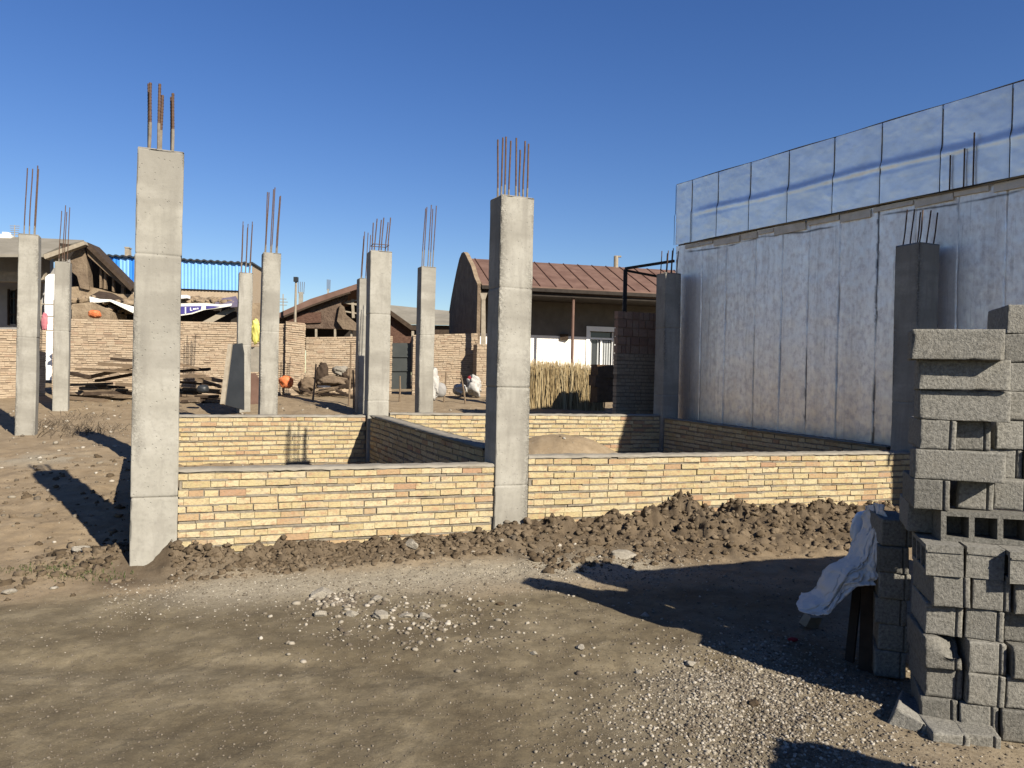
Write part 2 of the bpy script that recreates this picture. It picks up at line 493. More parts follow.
def gz(x, y, fine=True):
    x = np.asarray(x, float); y = np.asarray(y, float)
    # distance behind the front row of columns
    yy = y - np.clip(.42 * x, -.6, 2.2) * smooth(3, 8, y)
    z = np.interp(yy, [-50, 5.8, 8, 10, 13.4, 17, 20, 22.5, 30, 120, 4000], [0, 0, .05, .16, .36, .56, .84, 1.0, 1.08, 1.1, 1.15])
    # left verge rises sooner
    lf = smooth(-2.9, -4.2, x) * smooth(5.9, 7.6, y) * (1 - smooth(11, 14, y))
    z = z + .07 * lf
    inside = np.zeros_like(x)
    # spoil bank in front of the two front walls
    for (p, q), hs, ws in (((W1[0] - U * .14, W1[1]), [.14, .14, .12, .10, .10, .14], [.42, .46, .42, .42, .45, .55]),
                           ((W2[0] - U * .4, W2[1] + U * 1.0), [.13, .18, .29, .21, .17, .16, .13], [.6, .85, 1.35, 1.35, 1.25, 1.1, .9])):
        s, t, L = seg_coords(x, y, p, q)
        k = np.clip(s / L, 0, 1)
        h = np.interp(k, np.linspace(0, 1, len(hs)), hs); w = np.interp(k, np.linspace(0, 1, len(ws)), ws)
        end = smooth(-.12, .12, s) * (1 - smooth(L - .1, L + .3, s))
        prof = (1 - smooth(.12, 1, t / w)) * smooth(-.5, -.1, t)
        lump = 1 + .6 * fbm(x * 2.3, y * 2.3, 3, 21) + .6 * (.35 - np.abs(fbm(x * 5.5, y * 5.5, 3, 22)) * 1.6) + .6 * fbm(x * 12, y * 12, 4, 24, .6)
        z = z + np.maximum(h - np.maximum(z, 0) * .6, 0.02) * prof * end * lump
    # bay behind the right front wall: sand heap
    r2 = ((x - .75) / 1.25) ** 2 + ((y - 10.9) / .9) ** 2
    z = z + .62 * np.exp(-r2 * 1.2)
    # churned earth behind column A (hollow)
    # ground dips a little towards the block pile
    z = z - .06 * smooth(1.6, 2.6, x) * (1 - smooth(4.6, 6, y)) * smooth(1, 3, y)
    # clods left of column A
    r3 = ((x + 3.25) / .45) ** 2 + ((y - 6.2) / .35) ** 2
    z = z + .10 * np.exp(-r3)
    if fine:
        rough = np.clip(smooth(5.6, 6.6, y), 0, 1)
        z = z + .020 * fbm(x * .9, y * .9, 3, 3) + (.006 + .022 * rough) * fbm(x * 3.1, y * 3.1, 3, 5) + (.004 + .010 * rough) * fbm(x * 11, y * 11, 3, 9)
        # wheel ruts along the lane
        z = z - .022 * np.exp(-((y - .06 * x - 4.25 - .06 * fbm(x * .8, y * 0, 2, 14)) / .16) ** 2) * (1 - smooth(2.0, 2.8, x))
        z = z + .010 * fbm(x * 1.8, y * 1.8, 5, 15, .6) + .004 * fbm(x * 26, y * 26, 3, 16) * (1 - smooth(5, 9, np.hypot(x, y)))
        z = z * (1 - smooth(60, 200, np.hypot(x, y))) + smooth(60, 200, np.hypot(x, y)) * 1.1
    return z


def gz1(x, y):
    return float(gz(np.array([x]), np.array([y]))[0])


def on(px, d, dz=0):
    p = at(px, 400, d)
    return Vector((p.x, p.y, gz1(p.x, p.y) + dz))


# ------------------------------------------------------------------ ground sheet
def make_ground():
    an = np.concatenate([np.linspace(-180, -52, 40, endpoint=False), np.linspace(-52, 52, 560), np.linspace(52, 180, 41)[1:-1]])
    rr = np.concatenate([[.02, .5], np.geomspace(.9, 2.2, 50, endpoint=False), np.geomspace(2.2, 14, 380, endpoint=False), np.geomspace(14, 60, 90, endpoint=False), np.geomspace(60, 4000, 26)])
    A, Rr = np.meshgrid(np.radians(an), rr)
    x = np.sin(A) * Rr; y = np.cos(A) * Rr
    z = gz(x, y)
    nr, na = x.shape
    V = np.stack([x, y, z], -1).reshape(-1, 3)
    i = np.arange(nr - 1)[:, None]; j = np.arange(na)[None, :]
    j2 = (j + 1) % na
    Fq = np.stack([i * na + j, i * na + j2, (i + 1) * na + j2, (i + 1) * na + j], -1).reshape(-1, 4)[:, ::-1]
    o = np_mesh('ground', V, Fq, M['earth'], smooth_=True)
    me = o.data
    x = x.ravel(); y = y.ravel()
    wob = .35 * fbm(x * 1.1, y * 1.1, 4, 31) + .12 * fbm(x * 5, y * 5, 3, 32)
    edge = 5.75 + .10 * x + wob - .4 * smooth(-2.5, -4.5, x)
    road = 1 - smooth(edge - .25, edge + .25, y)
    right = smooth(1.2, 2.1, x + wob * .6 - .35 * (y - 3.5))
    road = road * (1 - .75 * right * smooth(2.4, 3.2, y))
    soil = np.zeros_like(x)
    for p, q, w in ((W1[0] - U * .5, W1[1], .52), (W2[0] - U * .4, W2[1] + U, 1.35)):
        s, t, L = seg_coords(x, y, p, q)
        soil = np.maximum(soil, (1 - smooth(w * .7, w * 1.1, t + wob * .3)) * smooth(-.4, 0, t) * smooth(-.3, .1, s) * (1 - smooth(L, L + .4, s)))
    # pale gravelly strip in front of the left wall
    s, t, L = seg_coords(x, y, W1[0], W1[1])
    g1 = np.exp(-((t - .78 - .12 * s + wob * .35) / .34) ** 2) * smooth(-.4, .4, s) * (1 - smooth(3.3, 4.2, s))
    g2 = np.exp(-(((x - 1.05 - .35 * (y - 3.6)) / .42) ** 2 + ((y - 4.0) / .9) ** 2) * 1.3)
    grav = np.clip(g1 * .95 * smooth(-.25, .15, fbm(x * 3, y * 3, 3, 44) + .28) + g2 * 1.1 * smooth(-.3, .2, fbm(x * 2.5, y * 2.5, 4, 45) + .2) + .45 * right * (1 - smooth(5.2, 6.4, y)), 0, 1)
    pale = .5 * g2 * smooth(-.2, .2, fbm(x * 4, y * 4, 4, 48) + .1) + 1.0 * g1 * smooth(-.45, -.05, fbm(x * 2.2, y * 2.2, 4, 47) + .2) + .8 * np.exp(-(((y - 11.4 - .1 * x) / .45) ** 2)) * smooth(-5.2, -6.4, x) * (1 - smooth(-10, -12, x)) * smooth(-.05, .35, fbm(x * 2.2, y * 3, 4, 51) + .12)
    pale = pale + .55 * np.exp(-(((x + 1.25) / .35) ** 2 + ((y - 5.55) / .10) ** 2)) * smooth(-.2, .3, fbm(x * 6, y * 6, 3, 52) + .1)
    for nme, val in (('road', road), ('gravel', grav), ('soil', soil), ('pale', pale)):
        a = me.attributes.new(nme, 'FLOAT', 'POINT'); a.data.foreach_set('value', val.astype(np.float32))
    return tag(o, kind='structure')


ground = make_ground()

# ------------------------------------------------------------------ loose stones (numpy rocks)
PHI = (1 + 5 ** .5) / 2
ICO_V = np.array([(-1, PHI, 0), (1, PHI, 0), (-1, -PHI, 0), (1, -PHI, 0), (0, -1, PHI), (0, 1, PHI), (0, -1, -PHI), (0, 1, -PHI), (PHI, 0, -1), (PHI, 0, 1), (-PHI, 0, -1), (-PHI, 0, 1)], float)
ICO_V /= np.linalg.norm(ICO_V[0])
ICO_F = np.array([(0, 11, 5), (0, 5, 1), (0, 1, 7), (0, 7, 10), (0, 10, 11), (1, 5, 9), (5, 11, 4), (11, 10, 2), (10, 7, 6), (7, 1, 8), (3, 9, 4), (3, 4, 2), (3, 2, 6), (3, 6, 8), (3, 8, 9), (4, 9, 5), (2, 4, 11), (6, 2, 10), (8, 6, 7), (9, 8, 1)])


def ico_sub(V, Fc):
    V = list(map(tuple, V)); mid = {}; out = []
    def m(a, b):
        k = (min(a, b), max(a, b))
        if k not in mid:
            p = (np.array(V[a]) + np.array(V[b])) / 2; p /= np.linalg.norm(p)
            V.append(tuple(p)); mid[k] = len(V) - 1
        return mid[k]
    for a, b, c in Fc:
        ab, bc, ca = m(a, b), m(b, c), m(c, a)
        out += [(a, ab, ca), (b, bc, ab), (c, ca, bc), (ab, bc, ca)]
    return np.array(V), np.array(out)


ICO2_V, ICO2_F = ico_sub(ICO_V, ICO_F)
ICO3_V, ICO3_F = ico_sub(ICO2_V, ICO2_F)
ICO4_V, ICO4_F = ico_sub(ICO3_V, ICO3_F)


def rocks(name, pts, sizes, mat, flat=.65, jag=.28, level=1, rv=None, sink=.25):
    bv, bf = ((ICO_V, ICO_F), (ICO2_V, ICO2_F), (ICO3_V, ICO3_F))[level]
    n = len(pts); m = len(bv)
    a = nrg.uniform(0, 2 * np.pi, n); b = nrg.uniform(-.5, .5, n)
    sc = np.stack([nrg.uniform(.75, 1.3, n), nrg.uniform(.75, 1.3, n), nrg.uniform(.8, 1.15, n) * flat], -1) * sizes[:, None]
    v = bv[None] * (1 + nrg.uniform(-jag, jag, (n, m, 1)))
    v = v * sc[:, None, :]
    ca, sa = np.cos(a)[:, None], np.sin(a)[:, None]
    cb, sb = np.cos(b)[:, None], np.sin(b)[:, None]
    x, y, z = v[..., 0], v[..., 1], v[..., 2]
    y, z = y * cb - z * sb, y * sb + z * cb
    x, y = x * ca - y * sa, x * sa + y * ca
    v = np.stack([x, y, z], -1) + pts[:, None, :]
    v[..., 2] += (sizes * flat * (1 - sink * 2) * .5)[:, None]
    Fc = (bf[None] + (np.arange(n) * m)[:, None, None]).reshape(-1, 3)
    r = nrg.uniform(0, 1, n) if rv is None else rv
    return np_mesh(name, v.reshape(-1, 3), Fc, mat, rv=np.repeat(r, len(bf)))


def scatter(n, fx, fy, keep=None):
    x = fx(n); y = fy(n)
    if keep is not None:
        k = keep(x, y) > nrg.uniform(0, 1, n); x = x[k]; y = y[k]
    return np.stack([x, y, gz(x, y)], -1)


def make_gravel():
    P = []; S = []; RV = []
    def put(p, lo, hi, pw=2.5, rv=None):
        P.append(p); RV.append(nrg.uniform(0, 1, len(p)) ** 1.5 if rv is None else nrg.uniform(*rv, len(p))); S.append(lo + (hi - lo) * nrg.uniform(0, 1, len(p)) ** pw)
    un = lambda a, b: (lambda n: nrg.uniform(a, b, n))
    no = lambda a, b: (lambda n: nrg.normal(a, b, n))
    # pale gravel patch, right foreground
    p = scatter(17000, no(1.22, .36), no(3.75, .52)); p[:, 0] += .35 * (p[:, 1] - 3.7); p[:, 2] = gz(p[:, 0], p[:, 1]); put(p, .002, .0115, 3.6)
    # everywhere on the right ground and in the shade
    put(scatter(3800, un(.2, 5), un(2.4, 7.2)), .002, .014, 6, (0, .75))
    # lane
    put(scatter(1700, un(-5.5, 2.5), un(2.2, 6.6)), .0015, .008, 5, (.1, .8))
    # strip along the wall
    n = 7000; s = nrg.uniform(-.5, 4.2, n); t = nrg.normal(.8, .33, n) + .12 * s
    d = (W1[1] - W1[0]).normalized(); nn = Vector((d.y, -d.x))
    x = W1[0].x + d.x * s + nn.x * t; y = W1[0].y + d.y * s + nn.y * t
    put(np.stack([x, y, gz(x, y)], -1)[t > .3], .002, .010, 3.5)
    # sprinkle in the middle of the lane
    p = scatter(900, no(-.55, .45), no(5.0, .38)); put(p, .004, .02, 2.5)
    p = scatter(160, no(-1.15, .14), no(5.45, .1)); put(p, .008, .03, 2)
    # earth crumbs, finer and denser close to the viewer
    n_ = 30000; d_ = 2.3 + 4.0 * nrg.uniform(0, 1, n_) ** 1.6; x_ = d_ * nrg.uniform(-.75, .75, n_)
    put(np.stack([x_, d_, gz(x_, d_)], -1), .0014, .0075, 3.4, (0, .3))
    # dry ground behind
    put(scatter(2600, un(-11, 1), un(6.6, 19)), .006, .04, 4)
    P = np.concatenate(P); S = np.concatenate(S)
    return rocks('gravel', P, S, M['pebble'], .7, .25, 0, rv=np.concatenate(RV))


tag(make_gravel(), kind='stuff')


def make_clods():
    P = []; S = []
    for (p, q), w, n, big in (((W1[0] - U * .05, W1[1]), .5, 2600, .030), ((W2[0] - U * .35, W2[1] + U * .8), 1.25, 6500, .036)):
        d = (q - p); L = d.length; d = d / L; nn = Vector((d.y, -d.x))
        s = nrg.uniform(0, L, n); t = np.abs(nrg.beta(1.2, 1.6, n)) * w + .02
        x = p.x + d.x * s + nn.x * t; y = p.y + d.y * s + nn.y * t
        ok = (x - W1[0].x) > -9
        P.append(np.stack([x, y, gz(x, y)], -1)[ok]); S.append((.003 + big * nrg.uniform(0, 1, n) ** 5.5)[ok])
    n = 420
    x = nrg.normal(-3.35, .28, n); y = nrg.normal(6.25, .3, n)
    ok = (x < -3.02) | (y < 5.9)
    P.append(np.stack([x, y, gz(x, y)], -1)[ok]); S.append((.006 + .04 * nrg.uniform(0, 1, n) ** 2.6)[ok])
    n = 500
    x = nrg.uniform(-6.5, -3.2, n); y = nrg.uniform(6.4, 11, n)
    P.append(np.stack([x, y, gz(x, y)], -1)); S.append(.006 + .04 * nrg.uniform(0, 1, n) ** 4)
    return rocks('soil_clods', np.concatenate(P), np.concatenate(S), M['clod'], .8, .5, 1, sink=.45)


tag(make_clods(), kind='stuff')


def stone(px, d, size, label, mat='stone', name='stone', flat=.55):
    p = on(px, d)
    V = ICO4_V.copy()
    sd = rnd.randint(0, 999)
    V = V * (1 + .32 * fbm(V[:, 0] * 1.6 + sd, V[:, 1] * 1.6 + V[:, 2] * 1.3, 3, sd))[:, None]
    for _ in range(14):
        q = np.array([rnd.gauss(0, 1) for _ in range(3)]); q /= np.linalg.norm(q)
        pr_ = V @ q; cut = rnd.uniform(.55, .85)
        V = V - np.outer(np.maximum(pr_ - cut, 0), q)
    V = V * np.array([size * rnd.uniform(.9, 1.4), size * rnd.uniform(.8, 1.1), size * flat])
    V[:, 2] += size * flat * .45
    c, s = math.cos(sd), math.sin(sd)
    V = np.stack([V[:, 0] * c - V[:, 1] * s, V[:, 0] * s + V[:, 1] * c, V[:, 2]], -1) + np.array(p)
    o = np_mesh(name, V, ICO4_F, M[mat], loc=tuple(p))
    return tag(o, label, 'stone', 'larger stones on the ground')


def dground(px, py):
    """distance at which the view ray through px,py meets the ground"""
    d = 2.0
    for _ in range(400):
        p = at(px, py, d)
        if p.z <= gz1(p.x, p.y): return d
        d *= 1.012
    return d


for px, py, pr, lab in (
        (326, 597, 12, 'crumbled white limestone lump at the edge of the pale gravel strip'),
        (325, 617, 8, 'long pale stone below the crumbled white lump'),
        (357, 618, 7, 'flat rounded stone between two pale stones in the row'),
        (386, 619, 9, 'wide flat stone in the middle of the row of pale stones'),
        (410, 618, 6, 'small pale stone just right of the wide flat stone'),
        (429, 620, 7, 'tilted pale stone closing the row of stones'),
        (380, 603, 5, 'lone pale stone behind the row of stones'),
        (415, 552, 9, 'reddish grey stone lying in the soil against the left brick wall'),
        (627, 559, 11, 'square grey stone at the foot of the spoil bank'),
        (84, 552, 9, 'big rounded pale stone among clods left of the nearest column'),
        (586, 651, 5, 'single pale stone on the bare lane left of the gravel patch'),
        (697, 667, 7, 'sharp pale stone on top of the gravel patch'),
        (650, 618, 5, 'pale stone at the edge of the pile shadow'),
        (12, 596, 6, 'white broken stone at the left edge of the lane'),
        (58, 590, 4, 'thin white chip lying on the lane below the green weeds'),
        (762, 708, 7, 'dark cracked stone on gravel close to the block pile shadow'),
        (437, 622, 4, 'little round stone at the right end of the pale row'),
        (505, 605, 4, 'dark little stone on the far side of the lane'),
        (645, 676, 4, 'round white pebble at the left rim of the gravel patch'),
        (540, 656, 4, 'small white pebble alone in the wheel rut')):
    dd = dground(px, py)
    stone(px, dd, pr / F_PX * dd * 1.0, lab, 'stone' if 'dark' not in lab else 'clod')

# ------------------------------------------------------------------ concrete columns
def grid_box(w, dp, h, nx, ny, nz, disp, xs=None, ys=None, zs=None):
    """surface-subdivided box 0..w,0..dp,0..h with a displacement function of arrays"""
    vid = {}; V = []; Fq = []
    xs = xs if xs is not None else [w * i / nx for i in range(nx + 1)]
    nx = len(xs) - 1
    ys = ys or [dp * i / ny for i in range(ny + 1)]; zs = zs or [h * i / nz for i in range(nz + 1)]; ny = len(ys) - 1; nz = len(zs) - 1
    def g(i, j, k):
        if (i, j, k) not in vid:
            vid[(i, j, k)] = len(V); V.append((xs[i], ys[j], zs[k]))
        return vid[(i, j, k)]
    for i in range(nx):
        for k in range(nz):
            Fq.append((g(i, 0, k), g(i + 1, 0, k), g(i + 1, 0, k + 1), g(i, 0, k + 1)))
            Fq.append((g(i, ny, k), g(i, ny, k + 1), g(i + 1, ny, k + 1), g(i + 1, ny, k)))
    for j in range(ny):
        for k in range(nz):
            Fq.append((g(0, j, k), g(0, j, k + 1), g(0, j + 1, k + 1), g(0, j + 1, k)))
            Fq.append((g(nx, j, k), g(nx, j + 1, k), g(nx, j + 1, k + 1), g(nx, j, k + 1)))
    for i in range(nx):
        for j in range(ny):
            Fq.append((g(i, j, 0), g(i, j + 1, 0), g(i + 1, j + 1, 0), g(i + 1, j, 0)))
            Fq.append((g(i, j, nz), g(i + 1, j, nz), g(i + 1, j + 1, nz), g(i, j + 1, nz)))
    V = np.array(V, float)
    if disp is not None: V = disp(V, w, dp, h)
    return V, np.array(Fq)


def column_disp(seed, joints):
    def f(V, w, dp, h):
        x, y, z = V.T.copy()
        cx = x / w - .5; cy = y / dp - .5
        # how close to an arris
        ed = np.minimum(np.abs(np.abs(cx) - .5) * w + np.abs(np.abs(cy) - .5) * dp, .06)
        edge = (np.abs(np.abs(cx) - .5) < 1e-6) & (np.abs(np.abs(cy) - .5) < 1e-6)
        chip = np.where(edge, .002 + .022 * np.clip(fbm(z * 9 + x * 40, y * 40 + z * 2, 4, seed), 0, 1), 0)
        top = (np.abs(z - h) < 1e-6) & ((np.abs(np.abs(cx) - .5) < 1e-6) | (np.abs(np.abs(cy) - .5) < 1e-6))
        z2 = z - np.where(top, .008 + .012 * np.abs(fbm(x * 30, y * 30, 2, seed + 3)), 0)
        n = .006 * fbm(z * 2.2 + cx * 3, cy * 3 + z * .4, 4, seed + 5)
        x2 = x + np.where(np.abs(np.abs(cx) - .5) < 1e-6, np.sign(cx) * n, 0) - np.sign(cx) * chip
        y2 = y + np.where(np.abs(np.abs(cy) - .5) < 1e-6, np.sign(cy) * n, 0) - np.sign(cy) * chip
        lvl = 0
        for jz, off in joints:
            k = smooth(jz - .012, jz + .012, z)
            x2 = x2 + off * .7 * k; y2 = y2 + off * k
            gq = np.exp(-((z - jz) / .007) ** 2) * .007
            x2 = x2 - np.sign(cx) * np.where(np.abs(np.abs(cx) - .5) < 1e-6, gq, 0)
            y2 = y2 - np.sign(cy) * np.where(np.abs(np.abs(cy) - .5) < 1e-6, gq, 0)
        x2 += .012 * (fbm(z * .5, z * 0 + seed, 2, seed)); y2 += .01 * fbm(z * .6, z * 0 + seed + 5, 2, seed)
        return np.stack([x2, y2, z2], -1)
    return f


def rebar_mesh(b, h, r, lean, seed, cem):
    """one deformed bar starting at b"""
    rr = random.Random(seed)
    mb = MB()
    n = 14
    bx, by = rr.uniform(-.005, .005), rr.uniform(-.005, .005)
    pts = [Vector(b) + Vector((lean[0] * t + bx * math.sin(t * 5), lean[1] * t + by * math.sin(t * 4), h * t)) for t in [i / n for i in range(n + 1)]]
    k = max(1, int(n * cem))
    mb.mi = 1; mb.tube(pts[:k + 1], r * 1.12, 8)
    mb.mi = 0; mb.tube([p + Vector((0, 0, .0005 if i == 0 else 0)) for i, p in enumerate(pts[k:])], r, 8)
    # ribs
    z0 = pts[k].z
    m = int((h * (1 - cem)) / (r * 2.2)) if r > .0095 else 0
    for i in range(min(m, 34)):
        t = cem + (1 - cem) * (i + .5) / max(1, min(m, 34))
        c = Vector(b) + Vector((lean[0] * t + bx * math.sin(t * 5), lean[1] * t + by * math.sin(t * 4), h * t))
        mb.tube([c - Vector((0, 0, r * .22)), c + Vector((0, 0, r * .22))], r * 1.14, 8)
    return mb


def column(fl, w, dp, ztop, zbot, ang, label, bars, barh, cem=.3, rr=.0095, joints=(), lean=(0.0, 0), ring=False, seed=1):
    nz = 80 if w > .33 and fl.y < 10 else 44
    H_ = ztop - zbot
    nz = 130 if nz == 80 else 56
    zs_ = set(np.linspace(0, H_, nz).tolist())
    for jz, _o in joints:
        for q in (-.03, -.016, -.008, 0, .008, .016, .03): zs_.add(jz - zbot + q)
    zs_ |= {H_ - .008, H_ - .02}
    cross = lambda t: [0, .006, .016, .035] + [.035 + (t - .07) * k / 4 for k in range(1, 4)] + [t - .035, t - .016, t - .006, t]
    V, Fq = grid_box(w, dp, H_, 0, 0, 0, column_disp(seed, [(j - zbot, o) for j, o in joints]), xs=cross(w), ys=cross(dp), zs=sorted(zs_))
    a = R(ang); c, s = math.cos(a), math.sin(a)
    ex = Vector((c, s, 0)); ey = Vector((-s, c, 0))
    P = np.stack([fl.x + V[:, 0] * c - V[:, 1] * s, fl.y + V[:, 0] * s + V[:, 1] * c, zbot + V[:, 2]], -1)
    base = Vector((fl.x, fl.y, 0)) + ex * w / 2 + ey * dp / 2
    o = np_mesh('concrete_column', P, Fq, M['concrete'], loc=(base.x, base.y, zbot))
    V0, _ = grid_box(w, dp, H_, 0, 0, 0, None, xs=cross(w), ys=cross(dp), zs=sorted(zs_))
    dx = np.minimum(V0[:, 0], w - V0[:, 0]); dy = np.minimum(V0[:, 1], dp - V0[:, 1])
    dd_ = np.maximum(dx, dy)
    eg = (1 - smooth(.008, .06, dd_)) * smooth(-.1, .45, fbm(V0[:, 2] * 1.3 + V0[:, 0] * 9, V0[:, 1] * 9 + seed, 3, seed + 8))
    for jz, _o in joints:
        eg = np.maximum(eg, .55 * smooth(-.3, .3, fbm(V0[:, 0] * 9 + seed, V0[:, 1] * 9, 2, seed)) * np.exp(-((V0[:, 2] - (jz - zbot)) / .007) ** 2))
    at_ = o.data.attributes.new('edge', 'FLOAT', 'POINT'); at_.data.foreach_set('value', eg.astype(np.float32))
    tag(o, label, 'column', 'unfinished concrete columns')
    m = .055
    for i, (u, v) in enumerate(bars):
        b = Vector((fl.x, fl.y, ztop - .02)) + ex * (m + u * (w - 2 * m)) + ey * (m + v * (dp - 2 * m))
        h = barh * rnd.uniform(.88, 1.06)
        mb = rebar_mesh(b, h + .02, rr, (lean[0] + rnd.uniform(-.009, .009), lean[1] + rnd.uniform(-.009, .009)), seed * 31 + i, cem)
        mb.build('rebar', [M['rebar'], M['rebarcem']], o, smooth_=False)
    if ring:
        mb = MB()
        z = ztop + .10
        cs = [Vector((fl.x, fl.y, z)) + ex * (m - .012 + u * (w - 2 * m + .024)) + ey * (m - .012 + v * (dp - 2 * m + .024)) for u, v in ((0, 0), (1, 0), (1, 1), (0, 1), (0, 0))]
        for p, q in zip(cs[:-1], cs[1:]): mb.tube([p, q], .006, 6)
        mb.build('stirrup', M['rebar'], o)
    return o


B8 = [(0, 0), (.5, 0), (1, 0), (0, 1), (.5, 1), (1, 1), (0, .5), (1, .5)]
B6 = [(0, 0), (.5, 0), (1, 0), (0, 1), (.5, 1), (1, 1)]
B5 = [(0, 0), (.45, 0), (1, 0), (.1, 1), (1, 1)]
column(A_FL, .336, .30, 3.33, -.35, 23, 'tallest nearest grey concrete column at the left end of the front brick wall', [(.12, 0), (.42, .0), (.86, .2), (.1, .5), (.47, .5), (.84, .6)], .52, .45, .011, ((.59, -.006), (2.5, .006)), (.0, .0), seed=3)
column(B_FL, .345, .285, 3.33, -.35, 24, 'concrete column between the two front brick walls, eight thin bars on top', B8, .56, .25, .0085, ((.56, .004), (1.5, -.004), (2.45, .005)), (.0, 0), seed=5)
column(C_FL, .348, .342, 3.33, -.3, 23, 'shaded concrete column against the silver wall behind the block pile', B6, .44, .05, .009, ((1.4, .004),), (.05, 0), seed=7)
column(E_FL, .319, .317, 3.45, -.1, 21, 'concrete column where the inner wall meets the back wall, stirrup on its bars', B6, .50, .1, .0085, ((1.2, .004), (2.5, -.004)), (.03, 0), True, seed=9)
column(G_FL, .31, .31, 3.45, 0, 20, 'shaded concrete column in the far corner beside the silver wall', B6, .42, .1, .0085, ((1.35, .004), (2.5, -.003)), (.02, 0), seed=11)
column(Vector((-4.9, 10.3)), .30, .30, 3.42, -.1, 22, 'concrete column standing hidden straight behind the nearest column', B6, .45, .2, .0085, (), (.02, 0), seed=13)


def pcol(pl, d, w, ytop, zbot, label, barpx, bars, ang=23, seed=1, cem=.2, joints=()):
    p = at(pl, 372, d)
    zt = at(pl + 6, ytop, d).z
    return column(Vector((p.x, d)), w, w, zt, zbot, ang, label, bars, barpx / F_PX * d, cem, .0095, joints, (.04, 0), seed=seed)


pcol(260.5, 13.4, .30, 252, -.1, 'concrete column right of the yellow sack with very long tilted bars', 64, B6, seed=15, cem=.15, joints=((2.3, .004),))
pcol(237, 17.5, .30, 272, .2, 'concrete column with the dark steel sheet leaning on it', 52, B6, seed=17, cem=.25, joints=((2.2, .004),))
pcol(15.5, 13.2, .30, 233, .0, 'leftmost concrete column with four bars, in front of the plastered house', 72, [(.15, 0), (.55, .1), (.85, .9), (.92, .1)], seed=19, joints=((2.1, .004),))
pcol(52.8, 17, .30, 261, .2, 'concrete column just right of the leftmost one, before the rubble', 56, [(.1, 0), (.45, .1), (.92, .1), (.5, .9)], seed=21, cem=.05, joints=((2.4, .004),))
pcol(358, 17.7, .30, 278, .3, 'narrow concrete column half hidden behind another, before the collapsed roof', 46, B5, seed=23, cem=.1)
pcol(419.5, 15.3, .30, 266, .2, 'concrete column before the old brick yard wall and the grey roof', 62, B5, seed=25, cem=.3, joints=((2.4, .004),))
pcol(508, 19.6, .30, 262, .5, 'concrete column hidden far behind the middle front column', 42, B6, seed=27)

# ------------------------------------------------------------------ brick walls
def brick_wall(p0, p1, z0, z1, n, label, thick=.2, ch=.0675, mats=('brick', 'mortar'), cap=True, group='new yellow brick walls', cat='brick wall', bl=(.2, .2, .2, .105), name='brick_wall', capmat='cap', seed=0, joint=.019, jit=.004, capw=.006, mort=.014):
    r = random.Random(seed + 99)
    p0 = Vector((p0[0], p0[1])); p1 = Vector((p1[0], p1[1]))
    d = p1 - p0; L = d.length; d = d / L; nb = Vector((-d.y, d.x))     # nb points away from the camera side
    D = Vector((d.x, d.y, 0)); N = Vector((nb.x, nb.y, 0)); Z = Vector((0, 0, 1))
    O = Vector((p0.x, p0.y, 0))
    mb = MB()
    zt = lambda t: z0 + (z1 - z0) * t / L
    capn = .022 if cap else 0
    # mortar core
    m = 6; sl = (z1 - z0) / L
    mb.mi = 1
    mb.box(O + D * .008 + N * mort + Z * (z0 - capn - .004 - n * ch), D * (L - .016) + Z * (z1 - z0), N * (thick - 2 * mort), Z * (n * ch))
    mb.mi = 1
    if joint > .017:
        for k in range(n):
            t = .008
            while t < L - .04:
                l = min(r.uniform(.06, .34), L - .008 - t)
                e_ = mort * r.choice((.25, .5, .8, .8, .05, -.25)); zz = zt(t) - capn - k * ch - joint * .5
                mb.box(O + D * t + N * e_ + Z * (zz + r.uniform(-.002, .002)), D * l + Z * sl * l, N * (thick - 2 * e_), Z * joint * r.uniform(.6, 1.05))
                t += l
    mb.mi = 0
    for k in range(n):
        t = -r.uniform(0, .15)
        wph = r.uniform(0, 6)
        while t < L - .02:
            l = r.choice(bl) * r.uniform(.94, 1.05)
            a = max(t, 0) + r.uniform(0, .002); b = min(t + l, L)
            if b - a > .03:
                zz = zt(a) - capn - (k + 1) * ch + joint * .5 + .006 * math.sin(a * 2.1 + wph) + r.uniform(-.0025, .0025)
                dj = r.uniform(-jit, jit); tl = r.uniform(-.004, .004)
                mb.rv = min(1, max(0, r.gauss(.42, .26))) if r.random() > .06 else r.uniform(.85, 1)
                hh = ch - joint + r.uniform(-.005, .003)
                mb.box(O + D * a + N * dj + Z * zz, D * (b - a) + N * tl * .5 + Z * (sl * (b - a) + tl * .6), N * (thick - 2 * dj + r.uniform(-jit, jit)), Z * hh)
            t += l + r.choice((.002, .003, .006, .011))
    o = mb.build(name, [M[mats[0]], M[mats[1]]])
    tag(o, label, cat, group)
    if cap:
        # uneven cement topping
        V = []; Fq = []
        nn = max(8, int(L / .06)); w = 4
        for i in range(nn + 1):
            t = L * i / nn
            e0 = -capw + .010 * (r.random() - .5); e1 = thick + capw + .010 * (r.random() - .5)
            ring = [(e0, -.024), (e0 + .006, -.004), (e0 + .03, .004), (thick * .5, .009), (e1 - .03, .004), (e1 - .006, -.004), (e1, -.024)]
            for u, z in ring:
                V.append(O + D * t + N * u + Z * (zt(t) + z * .8 + (r.uniform(-.005, .005) if z > -.02 else r.uniform(-.006, .004))))
        q = 7
        for i in range(nn):
            for k in range(q - 1):
                Fq.append((i * q + k, (i + 1) * q + k, (i + 1) * q + k + 1, i * q + k + 1))
        np_mesh('cement_topping', np.array([tuple(v) for v in V]), np.array(Fq), M[capmat], parent=o, smooth_=True)
    return o


